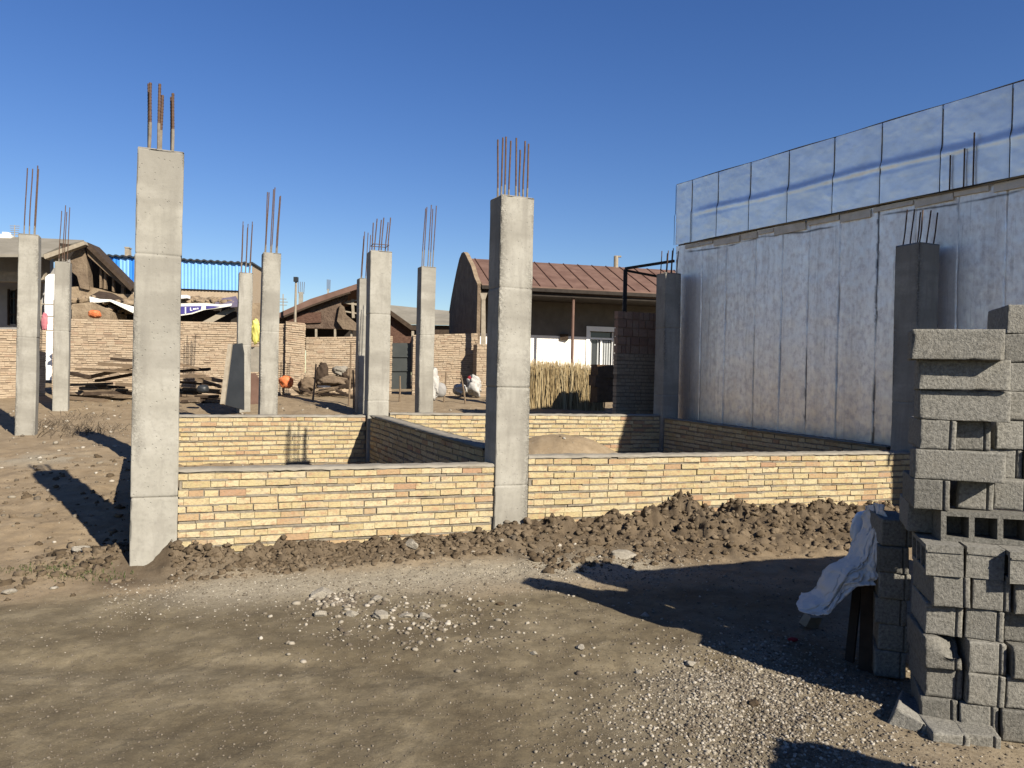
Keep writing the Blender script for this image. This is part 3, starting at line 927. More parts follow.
brick_wall(W1[0], W1[1], .80, .765, 16, 'low yellow brick wall between the nearest column and the middle front column', seed=1)
brick_wall(W2[0], W2[1], .835, .80, 15, 'low yellow brick wall running from the middle front column to the block pile', seed=2)
brick_wall((-4.62, 10.5), (-2.18, 11.56), .975, .972, 14, 'sunlit back brick wall seen over the left front wall', seed=3)
brick_wall((-1.84, 11.68), (2.56, 13.27), 1.01, 1.0, 14, 'back brick wall behind the sand heap, its far end in shade', seed=4)
brick_wall((-.265, 7.62), (-2.09, 11.44), .885, .98, 14, 'shaded inner brick wall joining the middle front column to the back wall', seed=5, thick=-.2, mort=-.012, jit=-.004, capw=-.006)
brick_wall((4.70, 9.62), (2.62, 13.16), .825, .955, 14, 'dark shaded brick wall along the foot of the silver wall', seed=6, thick=-.2, mort=-.012, jit=-.004, capw=-.006)
brick_wall((-3.03, 6.40), (-4.86, 10.25), .84, .95, 15, 'side brick wall hidden behind the nearest column', seed=7, thick=-.2, mort=-.012, jit=-.004, capw=-.006)

# ------------------------------------------------------------------ silver party wall on the right
def party_wall():
    vw = Vector((-.5, .866, 0)); nl = Vector((-.866, -.5, 0))        # along (away), face normal towards the yard
    O = Vector((5.15, 9.75, 0))
    s_far, s_near = 4.56, -4.8
    root = thing('party_wall', 'tall silvery rendered wall with foil cladding closing the right side', 'wall', O + vw * .9)
    # rendered face: fine grid with board seams
    seams = [3.9, 3.35, 2.72, 2.2, 1.72, 1.2, .62, .1, -.45, -1.0, -1.6]
    ss = set(np.linspace(s_near, s_far, 150).round(3).tolist())
    for q in seams:
        for dq in (-.035, -.02, -.012, -.006, 0, .006, .012, .02, .035): ss.add(round(q + dq, 3))
    ss = np.array(sorted(ss)); zz = np.concatenate([np.linspace(-.1, 3.76, 150, endpoint=False), np.linspace(3.76, 3.98, 40)])
    S, Zg = np.meshgrid(ss, zz)
    dep = .004 * fbm(S * .8, Zg * .5, 3, 61) + .003 * fbm(S * 6, Zg * 5, 3, 62)
    for i, q in enumerate(seams):
        amp = (.008 + .035 * np.clip(fbm(Zg * 1.8 + i * 7, S * 0 + i, 3, 63) + .1, 0, 1))
        dep = dep - amp * np.exp(-((S - q - .006 * fbm(Zg * 2.5, S * 0 + i * 3, 3, 64)) / .009) ** 2)
        dep = dep + (.006 if i % 2 else -.004) * smooth(q - .01, q + .01, S)
    seam = np.zeros_like(S)
    for i, q in enumerate(seams):
        k_ = np.clip(fbm(Zg * 1.1 + i * 5.3, S * 0 + i, 4, 66) * 2.2 + (.35, .0, .15, -.1, .7, -.2, .8, .3, .2, .1, 0)[i], 0, 1) * (.9 if i in (4, 6) else .4)
        seam = np.maximum(seam, k_ * np.exp(-((S - q - .012 * fbm(Zg * 3.5, S * 0 + i * 3, 3, 64)) / (.010 + .018 * k_ * (fbm(Zg * 9, S * 30 + i, 3, 67) > .1))) ** 2))
    tz = 3.84 + .02 * np.sin(S * 3.1) + .015 * fbm(S * 5, S * 0, 3, 69)
    seam = np.maximum(seam, np.clip(fbm(S * 3, S * 0 + 4, 4, 68) * 2 + .45, 0, 1) * .85 * np.exp(-((Zg - tz) / (.008 + .01 * vnoise(S * 9, S * 0, 70))) ** 2))
    P = np.array(O)[None, None] + S[..., None] * np.array(vw) + dep[..., None] * np.array(nl) + Zg[..., None] * np.array((0, 0, 1))
    nz, ns = S.shape
    i = np.arange(nz - 1)[:, None]; j = np.arange(ns - 1)[None]
    Fq = np.stack([i * ns + j, (i + 1) * ns + j, (i + 1) * ns + j + 1, i * ns + j + 1], -1).reshape(-1, 4)
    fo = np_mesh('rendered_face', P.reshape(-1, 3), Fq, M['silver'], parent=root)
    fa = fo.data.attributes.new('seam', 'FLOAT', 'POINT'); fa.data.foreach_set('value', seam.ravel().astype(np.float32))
    # wall body behind it; unseen return wall and lower stretch added for their shade
    mb = MB()
    mb.box(O + vw * s_near - nl * .04 + Vector((0, 0, -.2)), -nl * .25, vw * (s_far - s_near), (0, 0, 5.25))
    mb.box(O + vw * (s_far - .02) - nl * .3 + Vector((0, 0, -.2)), -nl * 6, -vw * .25, (0, 0, 5.2)) if False else mb.box(O + vw * (s_far - .28) - nl * .292 + Vector((0, 0, -.2)), -nl * 6, vw * .25, (0, 0, 5.2))
    mb.box(O + vw * -8.5 - nl * .04 + Vector((0, 0, -.2)), -nl * .25, vw * (s_near + 8.5 - .003), (0, 0, 2.6))
    mb.build('masonry', M['greyplaster'], root)
    # ragged cement band under the foil
    mb = MB(); r = random.Random(4)
    q = s_far - .25
    while q > s_near:
        l = r.uniform(.25, .6); h = r.uniform(.05, .13)
        mb.cbox(O + vw * (q - l / 2) + nl * .016 + Vector((0, 0, 3.965 - h / 2)), .03, l, h, math.atan2(vw.y, vw.x) - math.pi / 2, jit=.008)
        q -= l + r.uniform(0, .05)
    mb.build('cement_band', M['band'], root)
    mb = MB(); pts = [O + vw * t + nl * (.045 + .008 * math.sin(t * 5)) + Vector((0, 0, 3.985 + .012 * math.sin(t * 3.1))) for t in np.linspace(s_near, s_far - .25, 40)]
    mb.tube(pts, .010, 6)
    mb.build('foil_hem', simple('tan_foil_edge', (.30, .22, .12), (.42, .33, .2), 5, rough=.6), root)
    mb = MB(); pts = [O + vw * t + nl * .02 + Vector((0, 0, 5.075 + .006 * math.sin(t * 4))) for t in np.linspace(s_near, s_far + .005, 40)]
    mb.tube(pts, .012, 6)
    mb.build('top_trim', simple('dark_tar_edge', (.06, .055, .05), (.13, .115, .10), 9), root)
    # foil sheets
    ps = lambda p: (5.15 - 9.75 * ((p - 516) / F_PX)) / (.5 + .866 * ((p - 516) / F_PX))
    cuts = [s_far + .01] + [ps(p) for p in (693, 719, 751, 789, 834, 881, 941, 1010)] + [ps(1010) - .62, ps(1010) - 1.24, s_near]
    for a, b in zip(cuts[1:], cuts[:-1]):
        ns, nz = 44, 84
        S, Zg = np.meshgrid(np.linspace(a + .006, b - .006, ns), np.linspace(4.0, 5.07, nz))
        dep = .035 + .0028 * fbm(S * 1.6 + a, Zg * 2.0, 3, 71) + .0016 * fbm(S * 8, Zg * 8, 3, 72) - .0055 * np.abs(fbm(S * 2.4 + Zg * 1.1, Zg * 3.0 - S, 3, 73)) - .0035 * np.abs(fbm(S * 5.5 - Zg, Zg * 6, 3, 74))
        fold = 4.48 + .012 * np.sin(S * 2)
        fade = smooth(4.35, 3.6, S)
        dep = dep + fade * .03 * np.exp(-((Zg - fold) / .055) ** 2)
        dep = dep + .03 * (1 - smooth(4.36, 4.5, Zg)) * fade
        e = np.minimum(S - a, b - S)
        dep = dep - .006 * np.exp(-(e / .012) ** 2)
        P = np.array(O)[None, None] + S[..., None] * np.array(vw) + dep[..., None] * np.array(nl) + Zg[..., None] * np.array((0, 0, 1))
        i = np.arange(nz - 1)[:, None]; j = np.arange(ns - 1)[None]
        Fq = np.stack([i * ns + j, (i + 1) * ns + j, (i + 1) * ns + j + 1, i * ns + j + 1], -1).reshape(-1, 4)
        np_mesh('foil_sheet', P.reshape(-1, 3), Fq, M['foil'], parent=root, smooth_=True)
        # tarred seam
        mb = MB()
        mb.tube([O + vw * b + nl * (.034 + .028 * math.exp(-((z - 4.48) / .055) ** 2) + .02 * (z < 4.42)) + Vector((0, 0, z)) for z in np.linspace(4.0, 5.06, 22)], .0045, 6)
        mb.build('foil_seam', bpy.data.materials['dark_tar_edge'], root)
    # two rusty bars standing before the foil near the frame edge
    mb = MB()
    for s_, h in ((-.38, .42), (-.55, .46), (-.66, .62)):
        p = O + vw * s_ + nl * .09
        mb.tube([p + Vector((0, 0, 3.99)), p + Vector((0, 0, 3.99 + h))], .009, 6)
    mb.build('starter_bars', M['rebar'], root)
    return root


party_wall()
exec_later = []
# unseen mound added beside the camera, shaped to cast the corner shadow
def mound():
    n = 40
    X, Y = np.meshgrid(np.linspace(-1.0, 1.0, n), np.linspace(-1.0, 1.0, n))
    r = np.hypot(X, Y)
    Z = 1.85 * np.clip(1 - r, 0, 1) ** .8 * (1 + .18 * fbm(X * 3, Y * 3, 4, 81)) - .05
    P = np.stack([X * 1.15 + 2.85, Y * .9 + 1.45, Z], -1).reshape(-1, 3)
    i = np.arange(n - 1)[:, None]; j = np.arange(n - 1)[None]
    Fq = np.stack([i * n + j, i * n + j + 1, (i + 1) * n + j + 1, (i + 1) * n + j], -1).reshape(-1, 4)
    o = np_mesh('shadow_mound', P, Fq, M['clod'], smooth_=True)
    tag(o, kind='structure')


mound()

# ------------------------------------------------------------------ concrete block pile
BW, BL, BH = .158, .39, .1455


def block_solid(seed, groove=True, broken=False):
    """end face at y=0 (with its groove), length along y"""
    xs = sorted(set([BW * t for t in (0, .025, .08, .2, .35, .5, .65, .76, .79, .80, .845, .855, .9, .93, .975, 1)]))
    def f(V, w, dp, h):
        x, y, z = V.T.copy()
        cx = x / w - .5; cy = y / dp - .5; cz = z / h - .5
        fx = np.abs(np.abs(cx) - .5) < 1e-6; fy = np.abs(np.abs(cy) - .5) < 1e-6; fz = np.abs(np.abs(cz) - .5) < 1e-6
        ne = fx.astype(int) + fy.astype(int) + fz.astype(int)
        k = .0016 * fbm(x * 60 + seed, y * 60 + z * 60, 2, seed)
        ch = np.where(ne >= 2, .001 + .009 * np.clip(fbm(x * 25 + y * 31 + seed * 3, z * 27 - y * 12, 3, seed + 1), 0, 1), 0)
        x2 = x - np.sign(cx) * np.where(fx, ch - k, 0); y2 = y - np.sign(cy) * np.where(fy, ch - k, 0); z2 = z - np.sign(cz) * np.where(fz, ch - k, 0)
        if groove:
            gq = (x > BW * .795) & (x < BW * .85) & (y < 1e-6)
            y2 = y2 + np.where(gq, .011, 0)
        if broken:
            t = (x / w + (z / h) * 1.3)
            y2 = y2 + np.where((y < dp * .3) & (t > 1.35), .10 * np.clip((t - 1.35), 0, 1) * (1 - y / dp * 2) + .02 * fbm(x * 50, z * 50, 3, seed), 0)
            z2 = z2 - np.where((y < dp * .35) & (z > h * .4), .05 * smooth(.25, 1, x / w) * (1 - y / (dp * .36)), 0)
        return np.stack([x2 - w / 2, y2, z2], -1)
    V, Fq = grid_box(BW, BL, BH, 0, 0, 0, f, xs=xs, ys=[0, .004] + [.02 + i * .035 for i in range(11)] + [BL - .004, BL], zs=[0, .004, .014, .034, .054, .074, .094, .114, .132, BH - .004, BH])
    me = np_mesh('concrete_block', V, Fq, M['block'])
    return me


def block_hollow(seed):
    """three cells opening towards -x, length along y, end face at y=0"""
    mb = MB()
    X0 = -BW / 2; w = .024; e = .0
    def b(x0, y0, z0, x1, y1, z1): mb.box((x0, y0, z0), (x1 - x0, 0, 0), (0, y1 - y0, 0), (0, 0, z1 - z0))
    b(X0 + BW - .022, 0, 0, X0 + BW, BL, BH)
    b(X0, 0, 0, X0 + BW - .022, BL, .022)
    b(X0, 0, BH - .022, X0 + BW - .022, BL, BH)
    for y in (0, (BL - w) / 3, 2 * (BL - w) / 3, BL - w):
        b(X0, y, .022, X0 + BW - .022, y + w, BH - .022)
    # bead along the top edge of the end face
    b(X0 + .004, -.006, BH - .034, X0 + BW - .004, 0, BH - .026)
    return mb.build('concrete_block', M['block'], origin=Vector((0, 0, 0)))


protos = [block_solid(i + 1) for i in range(4)]
hollow = block_hollow(3); broken = block_solid(17, True, True)
used_proto = set()


def put_block(kind, x, y, z, yaw, label):
    src = {'h': hollow, 'b': broken}.get(kind) or protos[rnd.randrange(4)]
    if src.name not in used_proto: o = src; used_proto.add(src.name)
    else:
        o = src.copy(); COL.objects.link(o)
    o.location = (x, y, z); o.rotation_euler = (rnd.uniform(-.014, .014), rnd.uniform(-.030, .030), yaw)
    return tag(o, label, 'concrete block', 'concrete blocks in the pile')


ORD = ['lowest', 'second', 'third', 'fourth', 'fifth', 'sixth', 'seventh', 'eighth', 'ninth', 'tenth', 'eleventh', 'twelfth', 'thirteenth', 'fourteenth']
POS = ['leftmost', 'second from the left', 'third from the left', 'fourth from the left']
ROW = .147; Z0 = -.035


def rowz(k): return Z0 + ROW * k


def end_row(px, d, k, n, yaw, fmt, kinds=None, gap=.006, skew=0):
    """a row of blocks seen end-on, starting at picture column px"""
    p = at(px, 386, d)
    u = Vector((math.cos(R(yaw)), math.sin(R(yaw)), 0))
    x = Vector((p.x, p.y, 0)) + u * BW / 2
    for i in range(n):
        y_ = yaw + rnd.uniform(-5, 5) + skew
        q = x + Vector((-u.y, u.x, 0)) * rnd.uniform(-.024, .02)
        put_block(kinds[i] if kinds else 's', q.x, q.y, rowz(k), R(y_), fmt(i))
        x = x + u * (BW + gap + rnd.uniform(0, .006))


def side_row(px, d, k, yaw, label, kind='s', depth_first=True):
    """one block seen along its long side, its left end at picture column px"""
    p = at(px, 386, d)
    # rotate so that its length runs along the picture: local +y -> +u ; its -x... face shows
    a = R(yaw)
    u = Vector((math.cos(a), math.sin(a), 0)); v = Vector((-u.y, u.x, 0))
    if kind == 'h':      # open face (-x) towards the viewer
        # rotation yaw-90: local y -> u, local x -> -v  (open face -x -> +v = away) so flip
        c = Vector((p.x, p.y, 0)) + u * BL + v * BW / 2
        put_block(kind, c.x, c.y, rowz(k), a + math.pi / 2, label)     # local y -> -u, local -x -> -v
    else:
        c = Vector((p.x, p.y, 0)) + v * BW / 2
        put_block(kind, c.x, c.y, rowz(k), a - math.pi / 2, label)


# lower stack, six layers
front_px = {0: 930, 1: 934, 2: 932, 3: 931, 4: 939, 5: 931}
for k in range(6):
    end_row(front_px[k], 3.67 + (.05 if k == 3 else 0), k, 4, -18,
            (lambda k: lambda i: ('broken grey block with a missing corner in the third layer of the front stack' if (k == 2 and i == 0) else
                                  f'grey block end-on in the {ORD[k]} layer of the front stack, {POS[i]}'))(k),
            kinds=(['h'] * 4 if k == 5 else (['b', 's', 's', 's'] if k == 2 else None)), gap=.007 if k != 2 else .02)
# blocks half buried at its foot
for px, py, lab, yw, tl in ((945, 742, 'half buried grey block at the foot of the pile, left of two', -10, .0), (976, 750, 'half buried grey block at the foot of the pile, right of two', -16, .05)):
    p = at(px, 386, 3.48)
    o = put_block('s', p.x + .07, p.y, -.125, R(yw), lab)
p = at(899, 386, 3.60)
o = put_block('s', p.x + .05, p.y + .02, -.09, R(-38), 'loose grey block tipped on its edge at the left foot of the pile')
o.rotation_euler = (R(-8), R(24), R(-34))
# second rank, in the shade behind on the left
for k in range(6):
    end_row(882 + (0, 3, -1, 2, 0, 3, 2)[k], 4.32, k, 1, -21 + (2 if k % 2 else -2), (lambda k: lambda i: f'shaded grey block in the {ORD[k]} layer of the stack set back on the left')(k))
# upper stack over the front stack
YU = -19
end_row(911, 3.98, 6, 1, YU, lambda i: 'recessed shaded block beside the block with three open holes')
side_row(945, 3.76, 6, -16, 'grey block showing three open square holes, over the front stack', 'h')
end_row(916, 3.82, 7, 1, YU, lambda i: 'grey block end-on directly over the recessed shaded block')
end_row(961, 3.82, 7, 1, YU, lambda i: 'grey block end-on right above the block with three holes')
end_row(997, 3.83, 7, 2, YU, lambda i: 'grey block end-on in the eighth layer, ' + ('second' if i == 0 else 'third') + ' above the three open holes')
side_row(917, 3.80, 8, YU, 'long grey block lying just above the end-on pair with a gap')
end_row(921, 3.80, 9, 1, YU, lambda i: 'left one of two end-on blocks below the three long blocks')
end_row(956, 3.80, 9, 1, YU, lambda i: 'right one of two end-on blocks below the three long blocks')
side_row(920, 3.80, 10, YU, 'lowest of three long grey blocks at the top of the left stack')
side_row(919, 3.78, 11, YU, 'middle one of three long grey blocks at the top of the left stack')
side_row(911, 3.74, 12, YU - 1, 'topmost pale long grey block of the left stack')
# right hand stack, one layer higher
rs = {8: 990, 9: 996, 10: 1001, 11: 1008, 12: 1003, 13: 1005}
for k, px in rs.items():
    lab = ['lowest', 'fifth from top', 'fourth from top', 'third from top', 'second from top', 'topmost'][k - 8]
    end_row(px, 3.93, k, 1, -16, (lambda l: lambda i: f'{l} end-on grey block in the tall stack at the picture edge')(lab))
for k, px in rs.items():
    lab = ['lowest', 'fifth from top', 'fourth from top', 'third from top', 'second from top', 'topmost'][k - 8]
    end_row(px + 37, 3.88, k, 1, -16, (lambda l: lambda i: f'{l} block in the cut off column beyond the tall stack')(lab))

brick_wall((2.95, 3.78), (5.6, 4.75), 2.03, 2.03, 14, 'unseen rough block wall added to cast the rest of the pile shadow', .2, .1485, ('block', 'mortar'), False, None, 'added block wall', (.39, .39, .19), 'pile_shadow_wall', 'cap', 77)  # unseen wall added for the shadow of the rest of the pile
# plastic film over the rear of the pile
def film():
    # control net: rows go from the top edge down to the ground
    net = [[at(866, 506, 4.75), at(874, 503, 4.62), at(880, 504, 4.52), at(884, 508, 4.45)],
           [at(862, 527, 4.72), at(870, 526, 4.58), at(877, 528, 4.48), at(882, 530, 4.42)],
           [at(846, 553, 4.68), at(858, 555, 4.52), at(868, 560, 4.44), at(876, 568, 4.38)],
           [at(828, 566, 4.66), at(841, 574, 4.48), at(855, 580, 4.4), at(872, 583, 4.36)],
           [at(812, 588, 4.68), at(824, 598, 4.46), at(834, 604, 4.4), at(845, 582, 4.42)],
           [at(800, 592, 4.75), at(797, 607, 4.52), at(815, 614, 4.38), at(830, 612, 4.36)]]
    n = len(net); m = 4
    net = np.array([[tuple(p) for p in r] for r in net])
    uu = np.linspace(0, n - 1, 130); vv = np.linspace(0, m - 1, 80)
    def cr(P, t):
        i = np.clip(np.floor(t).astype(int), 0, len(P) - 2); f = (t - i)
        p0 = P[np.maximum(i - 1, 0)]; p1 = P[i]; p2 = P[i + 1]; p3 = P[np.minimum(i + 2, len(P) - 1)]
        f = f.reshape((-1,) + (1,) * (P.ndim - 1))
        return .5 * ((2 * p1) + (-p0 + p2) * f + (2 * p0 - 5 * p1 + 4 * p2 - p3) * f ** 2 + (-p0 + 3 * p1 - 3 * p2 + p3) * f ** 3)
    G = cr(net, uu)
    G = cr(G.transpose(1, 0, 2), vv).transpose(1, 0, 2)
    U_, V_ = np.meshgrid(uu, vv, indexing='ij')
    G[..., 1] += .035 * fbm(U_ * 1.3, V_ * 2.6, 3, 91) - .045 * np.abs(fbm(U_ * 1.5 + V_ * .8, V_ * 2.1 - U_ * .5, 3, 92)) - .012 * np.abs(fbm(U_ * 4 - V_ * 2, V_ * 4, 3, 94))
    G[..., 0] += .02 * fbm(U_ * 2, V_ * 3, 3, 93)
    a, b = U_.shape
    i = np.arange(a - 1)[:, None]; j = np.arange(b - 1)[None]
    Fq = np.stack([i * b + j, (i + 1) * b + j, (i + 1) * b + j + 1, i * b + j + 1], -1).reshape(-1, 4)
    o = np_mesh('plastic_sheet', G.reshape(-1, 3), Fq, M['film'], loc=tuple(net[3][1]), smooth_=True)
    s = o.modifiers.new('thickness', 'SOLIDIFY'); s.thickness = .004
    return tag(o, 'crumpled white plastic sheet hanging over the rear of the block pile', 'plastic sheet')


film()
# boards under the film
def plank(a, b, w, h, mat, label, name='plank', cat='plank', group=None):
    mb = MB(); mb.beam(a, b, w, h)
    return tag(mb.build(name, M[mat]), label, cat, group)


plank(on(856, 4.5, -.02), at(858, 582, 4.55), .05, .02, 'darkin', 'board coloured as the dark void under the white plastic sheet', 'board', 'board')  # board blackened to read as the dark void under the sheet
plank(on(872, 4.4, -.02), at(868, 578, 4.5), .07, .02, 'darkwood', 'second dark board leaning on the shaded blocks under the sheet', 'board', 'board')
p = on(816, 5.1)
mb = MB(); mb.cbox(p + Vector((.0, 0, .05)), .13, .05, .09, .6, .3, .2, .01)
tag(mb.build('timber_offcut', M['palewood']), 'short wood offcut lying in the shade under the plastic sheet', 'wood')
# styrofoam lump on the spoil bank
def lump(name, c, sx, sy, sz, mat, label, cat, group=None, seed=0, amp=.3, parent=None):
    q_ = ICO4_V
    V = q_ * (1 + amp * fbm(q_[:, 0] * 1.7 + seed + q_[:, 2], q_[:, 1] * 1.7 + q_[:, 2] * 2.3, 5, seed + 200, .6))[:, None]
    V = np.sign(V) * np.abs(V) ** .85
    V = V * np.array([sx, sy, sz]) + np.array(c)
    o = np_mesh(name, V, ICO4_F, M[mat], loc=tuple(c) if parent is None else (0, 0, 0), parent=parent, smooth_=True)
    if parent is None: tag(o, label, cat, group)
    return o


lump('foam_lump', at(864, 531, 5.9), .10, .05, .15, 'white', 'white crumbling foam lump on the spoil bank beside the plastic sheet', 'foam lump', seed=3)
lump('paper_scrap', on(799, 4.75, .01), .03, .02, .012, 'red', 'small red scrap lying in the dark shade left of the pile', 'scrap', seed=5)

# ------------------------------------------------------------------ distant: yard walls, houses
def vp_slab(mb, vp, px_pts, thick, off=0):
    mb.prism([vp.pt(x, y, off) for x, y in px_pts][::-1], vp.n * thick)


def yard_wall(x0, d0, x1, d1, ytop0, ytop1, label, seed, hgt=None, cap=False, thick=.22, mats=('oldbrick', 'oldmortar'), name='yard_wall'):
    a = at(x0, 370, d0); b = at(x1, 370, d1)
    z0 = at(x0, ytop0, d0).z; z1 = at(x1, ytop1, d1).z
    n = int((max(z0, z1) - .6) / .058)
    return brick_wall((a.x, a.y), (b.x, b.y), z0, z1, n, label, thick, .058, mats, cap, 'weathered yard walls', 'brick wall', (.2, .2, .1, .11, .15), name, 'oldmortar', seed, .016, .014, .006, .012)


yard_wall(-60, 18.2, 46, 19.7, 327, 330, 'weathered brick yard wall below the plastered house', 31)
yard_wall(52, 19.8, 305, 21.6, 318, 324, 'long weathered brick yard wall behind the timber pile', 32)
yard_wall(285, 21.3, 304, 21.45, 321, 323, 'raised brick pier at the right end of the long yard wall', 33, thick=.5)
yard_wall(305.5, 22.2, 392, 22.7, 337, 336, 'lower brick yard wall under the collapsed rusty roof', 34)
yard_wall(412.5, 22.7, 477, 23.1, 335, 333, 'brick yard wall with white sacks at its foot', 35)
yard_wall(476.5, 22.4, 489, 22.5, 344, 344, 'brick pier carrying the thin grey post', 36, thick=.5, name='brick_pier')

# gate between the yard walls
vp = VP(392, 22.9, 5)
g = thing('yard_gate', 'dark steel yard gate between two weathered walls', 'gate', vp.pt(402, 388))
mb = MB(); vp_slab(mb, vp, [(390.5, 343), (411, 343), (411, 389), (390.5, 389)], .05); mb.build('leaf', M['gate'], g)
mb = MB(); vp_slab(mb, vp, [(411.5, 331), (414, 331), (414, 389), (411.5, 389)], .12, -.1); mb.build('post', M['palewood'], g)
for y_ in (356, 370):
    mb = MB(); vp_slab(mb, vp, [(390.5, y_), (411, y_), (411, y_ + 1.2), (390.5, y_ + 1.2)], .04, -.041); mb.build('rail', M['gate'], g)

# big house with the rusty roof
hp = VP(480, 26, 13.5)
root = thing('house', 'old whitewashed house under a rusty ribbed metal roof with arched gable', 'house', Vector((hp.o.x, hp.o.y, 1.0)))
e, n_ = hp.e, hp.n
HO = Vector((hp.o.x, hp.o.y, 0))
ez = hp.pt(480, 285).z; rz = 5.98; hd = 3.1
LEN = 10.5
mb = MB()
mb.box(HO + Vector((0, 0, ez)), e * LEN, n_ * hd + Vector((0, 0, rz - ez)), Vector((0, 0, .05)))
mb.box(HO + n_ * hd + Vector((0, 0, rz + .001)), e * LEN, n_ * hd + Vector((0, 0, ez - rz)), Vector((0, 0, .05)))
rf = mb.build('roof', M['rust'], root)
mb = MB()
sl = (n_ * hd + Vector((0, 0, rz - ez)))
for k in range(18):
    t = .3 + k * .58
    mb.box(HO + e * t + Vector((0, 0, ez + .051)), e * .03, sl * .995, Vector((0, 0, .03)))
mb.build('standing_seams', M['rustdark'], rf)
mb = MB(); mb.box(HO + n_ * -.02 + Vector((0, 0, ez - .12)), e * LEN, n_ * .1, Vector((0, 0, .119))); mb.build('fascia', M['darkin'], root)
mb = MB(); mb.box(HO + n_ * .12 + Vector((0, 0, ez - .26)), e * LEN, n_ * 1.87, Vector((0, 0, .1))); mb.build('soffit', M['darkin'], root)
WO = HO + n_ * 2.0
mb = MB()
wx0, wx1 = (hp.pt(589.5, 345, 2.0) - WO).dot(e), (hp.pt(614, 345, 2.0) - WO).dot(e)
wz1, wz0 = hp.pt(600, 332, 2.0).z, hp.pt(600, 366, 2.0).z
zb = hp.pt(560, 336, 2.0).z
for x0_, x1_ in ((0, wx0), (wx1, LEN)): mb.box(WO + e * x0_ + Vector((0, 0, .8)), e * (x1_ - x0_), n_ * .3, Vector((0, 0, zb - .8)))
mb.box(WO + e * wx0 + Vector((0, 0, .8)), e * (wx1 - wx0), n_ * .3, Vector((0, 0, wz0 - .8)))
mb.build('whitewashed_wall', M['plaster'], root)
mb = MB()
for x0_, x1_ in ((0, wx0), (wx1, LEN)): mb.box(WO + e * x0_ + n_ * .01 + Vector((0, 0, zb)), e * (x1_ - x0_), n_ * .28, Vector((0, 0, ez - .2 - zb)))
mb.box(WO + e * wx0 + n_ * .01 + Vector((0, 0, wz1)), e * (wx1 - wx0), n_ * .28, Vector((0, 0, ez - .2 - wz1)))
mb.build('upper_wall', simple('dark_plaster', (.13, .115, .10), (.20, .18, .155), 2, bump=.4), root)  # upper wall darker than the whitewash below, split at one level
win = MB()
ww = wx1 - wx0; wh = wz1 - wz0
for (x, z, a, b) in ((0, 0, .06, wh), (ww - .06, 0, .06, wh), (ww / 2 - .03, 0, .06, wh * .8), (.06, wh * .78, ww - .12, .07)):
    win.box(WO + e * (wx0 + x) + n_ * .06 + Vector((0, 0, wz0 + z)), e * a, n_ * .06, Vector((0, 0, b)))
wo = win.build('window', M['white'], root)
mb = MB(); mb.box(WO + e * (wx0 + .002) + n_ * .16 + Vector((0, 0, wz0)), e * (ww - .004), n_ * .03, Vector((0, 0, wh))); mb.build('pane', M['glass'], wo)
mb = MB()
for k in range(9):
    if k in (1, 2): continue
    mb.box(WO + e * (wx0 + .07 + k * (ww - .14) / 9) + n_ * .125 + Vector((0, 0, wz0 + .02)), e * .06, n_ * .02, Vector((0, 0, wh * .74)))
mb.build('curtain', M['louver'], wo)
mb = MB()
mb.box(WO + e * (wx0 - .14) + n_ * -.04 + Vector((0, 0, wz0)), e * .13, n_ * .038, Vector((0, 0, wh + .2)))
mb.box(WO + e * (wx1 + .01) + n_ * -.04 + Vector((0, 0, wz0)), e * .13, n_ * .038, Vector((0, 0, wh + .2)))
mb.box(WO + e * (wx0 - .009) + n_ * -.04 + Vector((0, 0, wz1 + .02)), e * (ww + .018), n_ * .038, Vector((0, 0, .18)))
mb.build('window_surround', M['white'], wo)
mb = MB(); bx = hp.pt(564, 337, 1.98); mb.cbox(bx, .3, .2, .22); mb.build('vent_box', M['darkwood'], root)
# gable wall with arched top
gp = VP(480, 26, 13.5 + 90)
gpts = [(480, 300), (480, 283), (477, 276), (473, 268), (469, 259), (465.5, 254), (462, 254), (459, 258), (455, 266), (451.5, 276), (448.5, 287), (447, 300)]
P3 = [gp.pt(x, y) for x, y in gpts]
prof = []
for (t, z) in ((0, .7), (0, ez), (.55, ez + .28), (1.2, ez + .75), (1.9, rz - .22), (2.5, rz + .08), (2.9, rz + .2), (3.3, rz + .22), (3.8, rz + .08), (4.4, rz - .3), (5.0, ez + .55), (5.6, ez + .05), (6.1, ez - .5), (6.2, .7)):
    prof.append(HO + n_ * (t + .05) - e * .02 + Vector((0, 0, z)))
mb = MB(); mb.prism(prof[::-1], -e * .12)
mb.build('gable_wall', M['mudplaster'], root)
mb = MB()
for a, b in zip(prof[1:-2], prof[2:-1]):
    mb.beam(a + Vector((0, 0, .03)) - e * .06, b + Vector((0, 0, .03)) - e * .06, .15, .05)
mb.build('gable_coping', M['rubble'], root)
# veranda side wall between gable and door
for pxp, ytop, mat_, rad in ((572.5, 292, 'rust', .05), (661, 297, 'rust', .05)):
    q = hp.pt(pxp, 340, .25)
    mb = MB(); mb.tube([Vector((q.x, q.y, .9)), Vector((q.x, q.y, ez - .26))], rad, 8); mb.build('veranda_post', M[mat_], root)
mb = MB(); q0 = hp.pt(640, 262, hd); mb.tube([Vector((q0.x, q0.y, rz - .3)), Vector((q0.x, q0.y, rz + .62))], .09, 8)
q0 = hp.pt(616, 262, hd); mb = MB(); mb.tube([Vector((q0.x, q0.y, rz - .1)), Vector((q0.x, q0.y, rz + .48))], .09, 8); mb.cbox((q0.x + .06, q0.y, rz + .46), .28, .1, .06)
mb.build('flue', M['palewood'], root)

